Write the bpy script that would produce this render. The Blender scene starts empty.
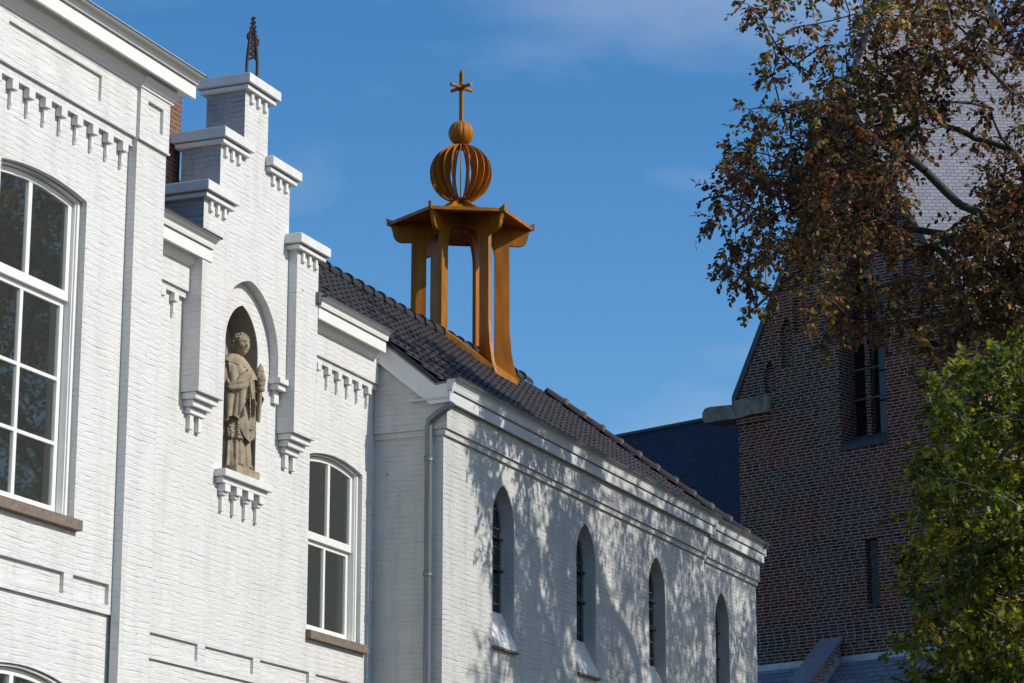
import bpy, bmesh, math, random
import numpy as np
from mathutils import Vector, Matrix
from mathutils.geometry import tessellate_polygon
random.seed(7); np.random.seed(7)
R = math.radians
sc = bpy.context.scene
COL = sc.collection

# ------------------------------------------------------------------ camera
cam = bpy.data.cameras.new('camera'); co = bpy.data.objects.new('camera', cam); COL.objects.link(co)
cam.sensor_width = 36.0; cam.lens = 2635.0/1024*36.0; cam.clip_end = 3000
co.location = (0, 0, 1.6)
PITCH, YAW = R(14.3), R(22.85)
_f = Vector((math.cos(PITCH)*math.cos(YAW), math.cos(PITCH)*math.sin(YAW), math.sin(PITCH)))
co.rotation_euler = _f.to_track_quat('-Z', 'Y').to_euler()
sc.camera = co

# ------------------------------------------------------------------ sky, sun, exposure
SUN_AZ, SUN_EL = R(-83), R(34)          # azimuth from +X, counter-clockwise
w = bpy.data.worlds.new('World'); sc.world = w; w.use_nodes = True
nt = w.node_tree; nt.nodes.clear()
out = nt.nodes.new('ShaderNodeOutputWorld'); bg = nt.nodes.new('ShaderNodeBackground')
sky = nt.nodes.new('ShaderNodeTexSky'); sky.sky_type = 'NISHITA'; sky.sun_disc = False
sky.sun_elevation = SUN_EL; sky.sun_rotation = R(90)-SUN_AZ
sky.altitude = 0; sky.air_density = 1.0; sky.dust_density = 0.6; sky.ozone_density = 3.2
bg.inputs['Strength'].default_value = 0.112
tc = nt.nodes.new('ShaderNodeTexCoord'); mp = nt.nodes.new('ShaderNodeMapping')
mp.inputs['Scale'].default_value = (3.2, 3.2, 9); mp.inputs['Rotation'].default_value = (0.5, 0.3, 0.2)
nz = nt.nodes.new('ShaderNodeTexNoise'); nz.inputs['Scale'].default_value = 1.5
nz.inputs['Detail'].default_value = 7; nz.inputs['Roughness'].default_value = 0.55
cr = nt.nodes.new('ShaderNodeValToRGB'); cr.color_ramp.elements[0].position = 0.48; cr.color_ramp.elements[1].position = 0.85
cr.color_ramp.elements[1].color = (0.5, 0.5, 0.5, 1)
mx = nt.nodes.new('ShaderNodeMixRGB'); mx.inputs['Color2'].default_value = (6.0, 6.6, 7.6, 1)
nt.links.new(tc.outputs['Generated'], mp.inputs['Vector']); nt.links.new(mp.outputs[0], nz.inputs['Vector'])
nt.links.new(nz.outputs['Fac'], cr.inputs['Fac']); nt.links.new(cr.outputs['Color'], mx.inputs['Fac'])
hs = nt.nodes.new('ShaderNodeHueSaturation'); hs.inputs['Saturation'].default_value = 1.30; hs.inputs['Value'].default_value = 1.30
nt.links.new(sky.outputs[0], hs.inputs['Color']); nt.links.new(hs.outputs[0], mx.inputs['Color1']); nt.links.new(mx.outputs[0], bg.inputs['Color'])
nt.links.new(bg.outputs[0], out.inputs['Surface'])
sl = bpy.data.lights.new('sun', 'SUN'); sl.energy = 4.2; sl.angle = R(0.55); sl.color = (1.0, 0.935, 0.83)
so = bpy.data.objects.new('sun', sl); COL.objects.link(so)
_s = Vector((math.cos(SUN_EL)*math.cos(SUN_AZ), math.cos(SUN_EL)*math.sin(SUN_AZ), math.sin(SUN_EL)))
so.rotation_euler = _s.to_track_quat('Z', 'Y').to_euler(); so.location = (20, -40, 60)
sc.view_settings.view_transform = 'Standard'; sc.view_settings.look = 'None'
sc.view_settings.exposure = 0.0; sc.view_settings.gamma = 1.0
sc.render.engine = 'CYCLES'

# ------------------------------------------------------------------ materials
def new_mat(name):
    m = bpy.data.materials.new(name); m.use_nodes = True
    n = m.node_tree; b = n.nodes['Principled BSDF']
    return m, n, b
def N(n, t, **k):
    o = n.nodes.new(t)
    for a, v in k.items():
        if a in o.inputs: o.inputs[a].default_value = v
        else: setattr(o, a, v)
    return o
def ramp(n, stops):
    r = n.nodes.new('ShaderNodeValToRGB'); e = r.color_ramp.elements
    while len(e) < len(stops): e.new(0.5)
    for i, (p, c) in enumerate(stops):
        e[i].position = p; e[i].color = (c[0], c[1], c[2], 1) if hasattr(c, '__len__') else (c, c, c, 1)
    return r
def plain(name, col, rough=0.6, var=0.12, scale=6.0, bump=0.0, bscale=40.0, metal=0.0, coord='UV', spec=0.5, stretch=None):
    m, n, b = new_mat(name)
    tc = N(n, 'ShaderNodeTexCoord'); L = n.links
    src = tc.outputs['UV' if coord == 'UV' else 'Object']
    if stretch:
        mp = N(n, 'ShaderNodeMapping'); mp.inputs['Scale'].default_value = stretch
        L.new(src, mp.inputs['Vector']); src = mp.outputs[0]
    no = N(n, 'ShaderNodeTexNoise', Scale=scale, Detail=8.0, Roughness=0.6); L.new(src, no.inputs['Vector'])
    r = ramp(n, [(0.25, [c*(1-var) for c in col]), (0.75, [min(1, c*(1+var)) for c in col])])
    L.new(no.outputs['Fac'], r.inputs['Fac']); L.new(r.outputs['Color'], b.inputs['Base Color'])
    b.inputs['Roughness'].default_value = rough; b.inputs['Metallic'].default_value = metal
    b.inputs['Specular IOR Level'].default_value = spec
    if bump:
        n2 = N(n, 'ShaderNodeTexNoise', Scale=bscale, Detail=6.0); L.new(src, n2.inputs['Vector'])
        bp = N(n, 'ShaderNodeBump', Strength=1.0, Distance=bump); L.new(n2.outputs['Fac'], bp.inputs['Height'])
        L.new(bp.outputs[0], b.inputs['Normal'])
    return m
def brick(name, c1, c2, mortar, bw, rh, ms, dist, rough=0.8, warp=0.01, tint=None, tintpos=(0.42, 0.60), heightvar=0.7,
          fine=0.25, streak=0.0, smooth=0.3, dirt=None, spec=0.4, squash=0.5, bond=1.0, rowjit=0.0):
    m, n, b = new_mat(name); L = n.links
    tc = N(n, 'ShaderNodeTexCoord'); uv = tc.outputs['UV']
    wn = N(n, 'ShaderNodeTexNoise', Scale=5.0, Detail=3.0); L.new(uv, wn.inputs['Vector'])
    vm = N(n, 'ShaderNodeVectorMath', operation='SUBTRACT'); vm.inputs[1].default_value = (0.5, 0.5, 0.5); L.new(wn.outputs['Color'], vm.inputs[0])
    vs = N(n, 'ShaderNodeVectorMath', operation='SCALE'); vs.inputs['Scale'].default_value = warp*2; L.new(vm.outputs[0], vs.inputs[0])
    va = N(n, 'ShaderNodeVectorMath', operation='ADD'); L.new(uv, va.inputs[0]); L.new(vs.outputs[0], va.inputs[1])
    # every course starts at its own random place, so heads never line up
    sx_ = N(n, 'ShaderNodeSeparateXYZ'); L.new(va.outputs[0], sx_.inputs[0])
    rw = N(n, 'ShaderNodeMath', operation='DIVIDE'); L.new(sx_.outputs['Y'], rw.inputs[0]); rw.inputs[1].default_value = rh
    fl = N(n, 'ShaderNodeMath', operation='FLOOR'); L.new(rw.outputs[0], fl.inputs[0])
    wh_ = N(n, 'ShaderNodeTexWhiteNoise', noise_dimensions='1D'); L.new(fl.outputs[0], wh_.inputs['W'])
    ng = N(n, 'ShaderNodeTexNoise', Scale=1.0, Detail=1.0); mpg = N(n, 'ShaderNodeMapping'); mpg.inputs['Scale'].default_value = (2.2, 1.0/rh*0.9, 1); L.new(uv, mpg.inputs['Vector']); L.new(mpg.outputs[0], ng.inputs['Vector'])
    o1 = N(n, 'ShaderNodeMath', operation='MULTIPLY_ADD'); L.new(wh_.outputs['Value'], o1.inputs[0]); o1.inputs[1].default_value = bw*rowjit; L.new(sx_.outputs['X'], o1.inputs[2])
    o2 = N(n, 'ShaderNodeMath', operation='MULTIPLY_ADD'); L.new(ng.outputs['Fac'], o2.inputs[0]); o2.inputs[1].default_value = bw*rowjit*0.3; L.new(o1.outputs[0], o2.inputs[2])
    cmb = N(n, 'ShaderNodeCombineXYZ'); L.new(o2.outputs[0], cmb.inputs['X']); L.new(sx_.outputs['Y'], cmb.inputs['Y'])
    def tex(a, bb, mo):
        t = N(n, 'ShaderNodeTexBrick', Scale=1.0); t.offset = squash; t.squash = bond; t.squash_frequency = 2
        t.inputs['Color1'].default_value = (*a, 1); t.inputs['Color2'].default_value = (*bb, 1); t.inputs['Mortar'].default_value = (*mo, 1)
        t.inputs['Mortar Size'].default_value = ms; t.inputs['Mortar Smooth'].default_value = smooth
        t.inputs['Brick Width'].default_value = bw; t.inputs['Row Height'].default_value = rh
        L.new(cmb.outputs[0], t.inputs['Vector']); return t
    t = tex(c1, c2, mortar); col = t.outputs['Color']
    if tint:
        n3 = N(n, 'ShaderNodeTexNoise', Scale=0.55, Detail=6.0); L.new(uv, n3.inputs['Vector'])
        r3 = ramp(n, [(tintpos[0], 0.0), (tintpos[1], 1.0)]); L.new(n3.outputs['Fac'], r3.inputs['Fac'])
        mm = N(n, 'ShaderNodeMixRGB', blend_type='MULTIPLY'); L.new(r3.outputs['Color'], mm.inputs['Fac']); L.new(col, mm.inputs['Color1'])
        mm.inputs['Color2'].default_value = (*tint, 1); col = mm.outputs[0]
    n4 = N(n, 'ShaderNodeTexNoise', Scale=14.0, Detail=8.0, Roughness=0.7); L.new(uv, n4.inputs['Vector'])
    r4 = ramp(n, [(0.3, 1-fine), (0.7, 1.0)]); L.new(n4.outputs['Fac'], r4.inputs['Fac'])
    m4 = N(n, 'ShaderNodeMixRGB', blend_type='MULTIPLY', Fac=1.0); L.new(col, m4.inputs['Color1']); L.new(r4.outputs['Color'], m4.inputs['Color2']); col = m4.outputs[0]
    if dirt:
        mpd = N(n, 'ShaderNodeMapping'); mpd.inputs['Scale'].default_value = (5.0, 0.35, 1); L.new(uv, mpd.inputs['Vector'])
        n5 = N(n, 'ShaderNodeTexNoise', Scale=1.0, Detail=7.0, Roughness=0.65); L.new(mpd.outputs[0], n5.inputs['Vector'])
        r5 = ramp(n, [(0.5, 0.0), (0.8, 0.6)]); L.new(n5.outputs['Fac'], r5.inputs['Fac'])
        m5 = N(n, 'ShaderNodeMixRGB', blend_type='MULTIPLY'); L.new(r5.outputs['Color'], m5.inputs['Fac']); L.new(col, m5.inputs['Color1'])
        m5.inputs['Color2'].default_value = (*dirt, 1); col = m5.outputs[0]
    L.new(col, b.inputs['Base Color'])
    h = tex((0, 0, 0), (1, 1, 1), (0, 0, 0))
    # height = (1-mortar)*(0.6+hv*random) + fine noise
    inv = N(n, 'ShaderNodeMath', operation='SUBTRACT'); inv.inputs[0].default_value = 1.0; L.new(h.outputs['Fac'], inv.inputs[1])
    sep = N(n, 'ShaderNodeMath', operation='MULTIPLY_ADD'); L.new(h.outputs['Color'], sep.inputs[0]); sep.inputs[1].default_value = heightvar; sep.inputs[2].default_value = 0.5
    mu = N(n, 'ShaderNodeMath', operation='MULTIPLY'); L.new(inv.outputs[0], mu.inputs[0]); L.new(sep.outputs[0], mu.inputs[1])
    mpn = N(n, 'ShaderNodeMapping'); mpn.inputs['Scale'].default_value = (9.0, 24.0, 1); L.new(uv, mpn.inputs['Vector'])
    nf = N(n, 'ShaderNodeTexNoise', Scale=1.0, Detail=6.0, Roughness=0.6); L.new(mpn.outputs[0], nf.inputs['Vector'])
    ad = N(n, 'ShaderNodeMath', operation='MULTIPLY_ADD'); L.new(nf.outputs['Fac'], ad.inputs[0]); ad.inputs[1].default_value = 1.1; L.new(mu.outputs[0], ad.inputs[2])
    bp = N(n, 'ShaderNodeBump', Strength=1.0, Distance=dist); L.new(ad.outputs[0], bp.inputs['Height']); L.new(bp.outputs[0], b.inputs['Normal'])
    b.inputs['Roughness'].default_value = rough; b.inputs['Specular IOR Level'].default_value = spec
    return m
def painted_brick(name, col, rh, dist, var=0.05, rough=0.55, dirt=(0.88, 0.88, 0.86), joints=0.35):
    """brickwork under thick paint: uneven courses, half filled joints, few visible heads"""
    m, n, b = new_mat(name); L = n.links
    tc = N(n, 'ShaderNodeTexCoord'); uv = tc.outputs['UV']
    wn = N(n, 'ShaderNodeTexNoise', Scale=2.6, Detail=4.0); L.new(uv, wn.inputs['Vector'])
    vm = N(n, 'ShaderNodeVectorMath', operation='SUBTRACT'); vm.inputs[1].default_value = (0.5, 0.5, 0.5); L.new(wn.outputs['Color'], vm.inputs[0])
    vs = N(n, 'ShaderNodeVectorMath', operation='MULTIPLY'); vs.inputs[1].default_value = (0.10, 0.055, 0); L.new(vm.outputs[0], vs.inputs[0])
    va = N(n, 'ShaderNodeVectorMath', operation='ADD'); L.new(uv, va.inputs[0]); L.new(vs.outputs[0], va.inputs[1])
    def tex(bw, ms, smooth):
        t = N(n, 'ShaderNodeTexBrick', Scale=1.0); t.offset = 0.5
        for k, c in (('Color1', 0), ('Color2', 1), ('Mortar', 0)): t.inputs[k].default_value = (c, c, c, 1)
        t.inputs['Mortar Size'].default_value = ms; t.inputs['Mortar Smooth'].default_value = smooth
        t.inputs['Brick Width'].default_value = bw; t.inputs['Row Height'].default_value = rh; L.new(va.outputs[0], t.inputs['Vector']); return t
    rows = tex(60.0, 0.014, 1.0); bricks = tex(0.215, 0.007, 1.0)
    mp1 = N(n, 'ShaderNodeMapping'); mp1.inputs['Scale'].default_value = (3.0, 9.0, 1); L.new(uv, mp1.inputs['Vector'])
    msk = N(n, 'ShaderNodeTexNoise', Scale=1.0, Detail=5.0, Roughness=0.7); L.new(mp1.outputs[0], msk.inputs['Vector'])
    mr = ramp(n, [(0.42, 0.0), (0.68, 1.0)]); L.new(msk.outputs['Fac'], mr.inputs['Fac'])
    def mad(a, bb, c):
        q = N(n, 'ShaderNodeMath', operation='MULTIPLY_ADD')
        for i, v in enumerate((a, bb, c)):
            if isinstance(v, (int, float)): q.inputs[i].default_value = v
            else: L.new(v, q.inputs[i])
        return q.outputs[0]
    g1 = mad(rows.outputs['Fac'], mr.outputs['Color'], 0.0)
    g2 = mad(bricks.outputs['Fac'], mr.outputs['Color'], 0.0)
    h = mad(g1, -1.0, mad(g2, -joints, mad(bricks.outputs['Color'], 0.55, 0.0)))
    mp2 = N(n, 'ShaderNodeMapping'); mp2.inputs['Scale'].default_value = (7.0, 26.0, 1); L.new(uv, mp2.inputs['Vector'])
    nf = N(n, 'ShaderNodeTexNoise', Scale=1.0, Detail=7.0, Roughness=0.62); L.new(mp2.outputs[0], nf.inputs['Vector'])
    h = mad(nf.outputs['Fac'], 3.2, h)
    bp = N(n, 'ShaderNodeBump', Strength=1.0, Distance=dist); L.new(h, bp.inputs['Height']); L.new(bp.outputs[0], b.inputs['Normal'])
    n4 = N(n, 'ShaderNodeTexNoise', Scale=3.0, Detail=9.0, Roughness=0.7); L.new(uv, n4.inputs['Vector'])
    r4 = ramp(n, [(0.3, [c*(1-var) for c in col]), (0.7, col)]); L.new(n4.outputs['Fac'], r4.inputs['Fac']); cc = r4.outputs['Color']
    # specks and chipped joints
    sp = N(n, 'ShaderNodeTexNoise', Scale=11.0, Detail=2.0); L.new(uv, sp.inputs['Vector']); rs = ramp(n, [(0.735, 0.0), (0.755, 1.0)]); L.new(sp.outputs['Fac'], rs.inputs['Fac'])
    ms_ = N(n, 'ShaderNodeMixRGB'); L.new(rs.outputs['Color'], ms_.inputs['Fac']); L.new(cc, ms_.inputs['Color1']); ms_.inputs['Color2'].default_value = (0.35, 0.34, 0.32, 1); cc = ms_.outputs[0]
    mpd = N(n, 'ShaderNodeMapping'); mpd.inputs['Scale'].default_value = (4.0, 0.4, 1); L.new(uv, mpd.inputs['Vector'])
    n5 = N(n, 'ShaderNodeTexNoise', Scale=1.0, Detail=7.0, Roughness=0.65); L.new(mpd.outputs[0], n5.inputs['Vector'])
    r5 = ramp(n, [(0.47, 0.0), (0.78, 1.0)]); L.new(n5.outputs['Fac'], r5.inputs['Fac'])
    m5 = N(n, 'ShaderNodeMixRGB', blend_type='MULTIPLY'); L.new(r5.outputs['Color'], m5.inputs['Fac']); L.new(cc, m5.inputs['Color1']); m5.inputs['Color2'].default_value = (*dirt, 1)
    L.new(m5.outputs[0], b.inputs['Base Color']); b.inputs['Roughness'].default_value = rough; b.inputs['Specular IOR Level'].default_value = 0.35
    return m
M = {}
M['white_brick'] = painted_brick('white_painted_brick', (0.68, 0.68, 0.66), 0.062, 0.0044, var=0.10, dirt=(0.83, 0.82, 0.79))
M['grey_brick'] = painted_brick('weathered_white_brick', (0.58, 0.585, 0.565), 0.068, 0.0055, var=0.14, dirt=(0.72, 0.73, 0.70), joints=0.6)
M['gable_side_brick'] = painted_brick('grimy_white_brick', (0.42, 0.44, 0.46), 0.066, 0.011, var=0.3, dirt=(0.7, 0.72, 0.74), joints=0.9)  # darker blue-grey copy of the white brick, shade of left faces painted in
M['church_brick'] = brick('dark_church_brick', (0.034, 0.019, 0.016), (0.135, 0.066, 0.048), (0.42, 0.345, 0.285), 0.215, 0.072, 0.0105, 0.006, rough=0.9,
                          warp=0.012, tint=(1.35, 0.92, 0.80), fine=0.45, smooth=0.05, heightvar=0.5, dirt=(0.55, 0.55, 0.6), spec=0.15, rowjit=0.9)
M['brown_brick'] = brick('brown_brick', (0.20, 0.085, 0.05), (0.13, 0.06, 0.04), (0.26, 0.2, 0.16), 0.21, 0.06, 0.008, 0.006, rough=0.9, fine=0.3, smooth=0.2)
M['annex_brick'] = brick('annex_brick', (0.24, 0.12, 0.075), (0.38, 0.24, 0.15), (0.55, 0.5, 0.44), 0.24, 0.07, 0.012, 0.006, rough=0.9, fine=0.3, smooth=0.1)
M['pale_slate'] = brick('pale_slate', (0.31, 0.30, 0.33), (0.40, 0.39, 0.42), (0.13, 0.13, 0.15), 0.17, 0.095, 0.007, 0.006, rough=0.5, fine=0.15, smooth=0.1, warp=0.006)
M['dark_slate'] = brick('dark_slate', (0.018, 0.030, 0.058), (0.032, 0.048, 0.085), (0.008, 0.012, 0.025), 0.2, 0.11, 0.012, 0.012, rough=0.55, fine=0.3, smooth=0.2, warp=0.006, spec=0.3)
M['annex_slate'] = brick('annex_slate', (0.19, 0.185, 0.22), (0.28, 0.26, 0.30), (0.09, 0.09, 0.11), 0.3, 0.16, 0.012, 0.01, rough=0.6, fine=0.3, smooth=0.2, dirt=(0.6, 0.6, 0.7))
M['tile'] = plain('dark_roof_tile', (0.040, 0.034, 0.035), 0.55, 0.6, 4.5, 0.002, 60, spec=0.45)
M['ridge_tile'] = plain('brown_grey_ridge_tile', (0.085, 0.066, 0.062), 0.6, 0.45, 3.0, 0.004, 30, coord='Object')
M['wood'] = plain('white_painted_wood', (0.74, 0.74, 0.71), 0.45, 0.06, 3.0)
M['old_wood'] = plain('weathered_white_wood', (0.55, 0.57, 0.57), 0.6, 0.16, 2.0, stretch=(0.6, 6, 1))
M['cap'] = plain('white_painted_stone', (0.66, 0.66, 0.645), 0.55, 0.12, 5.0, 0.002, 30)
M['sill'] = plain('brown_stone_sill', (0.17, 0.135, 0.105), 0.8, 0.35, 14.0, 0.003, 60)
M['zinc'] = plain('zinc_sheet', (0.15, 0.17, 0.19), 0.45, 0.2, 5.0, metal=0.5)
M['lead'] = plain('lead_sheet', (0.20, 0.20, 0.22), 0.55, 0.25, 4.0, metal=0.3)
M['pale_lead'] = plain('pale_lead_flashing', (0.38, 0.41, 0.46), 0.5, 0.25, 3.0, metal=0.2)
M['dark_edge'] = plain('dark_gutter_edge', (0.03, 0.033, 0.035), 0.5, 0.2, 5.0)
M['pipe'] = plain('grey_zinc_downpipe', (0.16, 0.185, 0.205), 0.38, 0.15, 4.0, metal=0.35)
M['dark_lead'] = plain('dark_lead_verge', (0.055, 0.057, 0.066), 0.6, 0.25, 4.0)
M['iron'] = plain('dark_iron', (0.025, 0.024, 0.026), 0.6, 0.3, 20.0, coord='Object')
M['rust_iron'] = plain('rusty_iron', (0.045, 0.028, 0.024), 0.8, 0.6, 25.0, coord='Object')
M['corten'] = plain('corten_steel', (0.33, 0.12, 0.003), 0.5, 0.42, 2.2, 0.002, 30, coord='Object', spec=0.3, stretch=(3, 3, 0.7))
M['mossy_stone'] = plain('mossy_grey_stone', (0.215, 0.19, 0.145), 0.9, 0.65, 6.0, 0.01, 20, coord='Object')
M['coping'] = plain('grey_coping', (0.20, 0.185, 0.20), 0.7, 0.3, 5.0, 0.004, 30)
M['slit_stone'] = plain('grey_weathered_slab', (0.065, 0.063, 0.065), 0.9, 0.6, 9.0, 0.01, 20)
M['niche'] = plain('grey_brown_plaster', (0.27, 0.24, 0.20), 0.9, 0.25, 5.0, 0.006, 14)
M['room'] = plain('grey_room', (0.5, 0.52, 0.49), 0.9, 0.1)
M['curtain'] = plain('grey_green_curtain', (0.55, 0.60, 0.54), 0.9, 0.1, 3.0)
M['bark'] = plain('beech_bark', (0.045, 0.042, 0.032), 0.9, 0.45, 5.0, 0.012, 14, coord='Object')
M['pale_bark'] = plain('maple_bark', (0.07, 0.065, 0.048), 0.9, 0.45, 5.0, 0.012, 14, coord='Object')
M['paving'] = brick('brick_paving', (0.07, 0.05, 0.045), (0.05, 0.04, 0.038), (0.05, 0.045, 0.04), 0.2, 0.1, 0.006, 0.003, rough=0.9, fine=0.3)
M['white_leaf_lead'] = plain('black_window_glass', (0.012, 0.013, 0.016), 0.12, 0.2)
def stone_mat():
    m, n, b = new_mat('statue_sandstone'); L = n.links
    tc = N(n, 'ShaderNodeTexCoord')
    a = N(n, 'ShaderNodeTexNoise', Scale=7.0, Detail=8.0, Roughness=0.65); L.new(tc.outputs['Object'], a.inputs['Vector'])
    r = ramp(n, [(0.25, (0.17, 0.138, 0.095)), (0.50, (0.31, 0.25, 0.17)), (0.78, (0.41, 0.34, 0.24))]); L.new(a.outputs['Fac'], r.inputs['Fac'])
    L.new(r.outputs['Color'], b.inputs['Base Color']); b.inputs['Roughness'].default_value = 0.9
    c = N(n, 'ShaderNodeTexNoise', Scale=55.0, Detail=6.0); L.new(tc.outputs['Object'], c.inputs['Vector'])
    bp = N(n, 'ShaderNodeBump', Strength=1.0, Distance=0.006); L.new(c.outputs['Fac'], bp.inputs['Height']); L.new(bp.outputs[0], b.inputs['Normal'])
    return m
M['statue'] = stone_mat()
def lace_mat():
    m = M['statue'].copy(); m.name = 'statue_carved_lace'; n = m.node_tree; L = n.links
    tc = [x for x in n.nodes if x.type == 'TEX_COORD'][0]
    v = N(n, 'ShaderNodeTexVoronoi', Scale=42.0); L.new(tc.outputs['Object'], v.inputs['Vector'])
    bp = N(n, 'ShaderNodeBump', Strength=1.0, Distance=0.03); L.new(v.outputs['Distance'], bp.inputs['Height'])
    b = n.nodes['Principled BSDF']; L.new(bp.outputs[0], b.inputs['Normal'])
    return m
M['lace'] = lace_mat()
def glass_mat():
    m = bpy.data.materials.new('window_glass'); m.use_nodes = True; n = m.node_tree; n.nodes.clear(); L = n.links
    o = N(n, 'ShaderNodeOutputMaterial'); mixs = N(n, 'ShaderNodeMixShader'); fr = N(n, 'ShaderNodeFresnel', IOR=1.52)
    tr = N(n, 'ShaderNodeBsdfTransparent'); tr.inputs['Color'].default_value = (0.80, 0.85, 0.82, 1)
    g = N(n, 'ShaderNodeBsdfGlossy', Roughness=0.015); g.inputs['Color'].default_value = (1, 1, 1, 1)
    tc = N(n, 'ShaderNodeTexCoord'); no = N(n, 'ShaderNodeTexNoise', Scale=2.2, Detail=1.0); L.new(tc.outputs['UV'], no.inputs['Vector'])
    bp = N(n, 'ShaderNodeBump', Strength=1.0, Distance=0.0007); L.new(no.outputs['Fac'], bp.inputs['Height']); L.new(bp.outputs[0], g.inputs['Normal'])
    mul = N(n, 'ShaderNodeMath', operation='MULTIPLY'); mul.inputs[1].default_value = 1.2; mul.use_clamp = True
    L.new(fr.outputs[0], mul.inputs[0]); L.new(mul.outputs[0], mixs.inputs['Fac']); df = N(n, 'ShaderNodeBsdfDiffuse'); df.inputs['Color'].default_value = (0.34, 0.38, 0.33, 1); md = N(n, 'ShaderNodeMixShader', Fac=0.085); L.new(tr.outputs[0], md.inputs[1]); L.new(df.outputs[0], md.inputs[2]); L.new(md.outputs[0], mixs.inputs[1]); L.new(g.outputs[0], mixs.inputs[2]); L.new(mixs.outputs[0], o.inputs['Surface'])
    return m
M['glass'] = glass_mat()
def leaf_mat(name, stops, transl=0.4):
    m = bpy.data.materials.new(name); m.use_nodes = True; n = m.node_tree; n.nodes.clear(); L = n.links
    o = N(n, 'ShaderNodeOutputMaterial'); at = N(n, 'ShaderNodeAttribute'); at.attribute_name = 'tint'
    r = ramp(n, stops); L.new(at.outputs['Fac'], r.inputs['Fac'])
    p = N(n, 'ShaderNodeBsdfPrincipled', Roughness=0.45); p.inputs['Specular IOR Level'].default_value = 0.35; L.new(r.outputs['Color'], p.inputs['Base Color'])
    t = N(n, 'ShaderNodeBsdfTranslucent'); hs = N(n, 'ShaderNodeHueSaturation', Saturation=1.15, Value=1.5); L.new(r.outputs['Color'], hs.inputs['Color']); L.new(hs.outputs[0], t.inputs['Color'])
    mixs = N(n, 'ShaderNodeMixShader', Fac=transl); L.new(p.outputs[0], mixs.inputs[1]); L.new(t.outputs[0], mixs.inputs[2]); L.new(mixs.outputs[0], o.inputs['Surface'])
    return m
M['beech_leaf'] = leaf_mat('copper_beech_leaf', [(0.0, (0.032, 0.017, 0.014)), (0.30, (0.095, 0.042, 0.026)), (0.46, (0.25, 0.105, 0.045)), (0.56, (0.07, 0.070, 0.024)), (0.80, (0.14, 0.135, 0.036)), (1.0, (0.55, 0.30, 0.10))], 0.38)
M['maple_leaf'] = leaf_mat('green_maple_leaf', [(0.0, (0.030, 0.050, 0.010)), (0.42, (0.075, 0.105, 0.018)), (0.70, (0.16, 0.19, 0.028)), (0.92, (0.36, 0.30, 0.06)), (1.0, (0.30, 0.15, 0.05))], 0.5)

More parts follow.
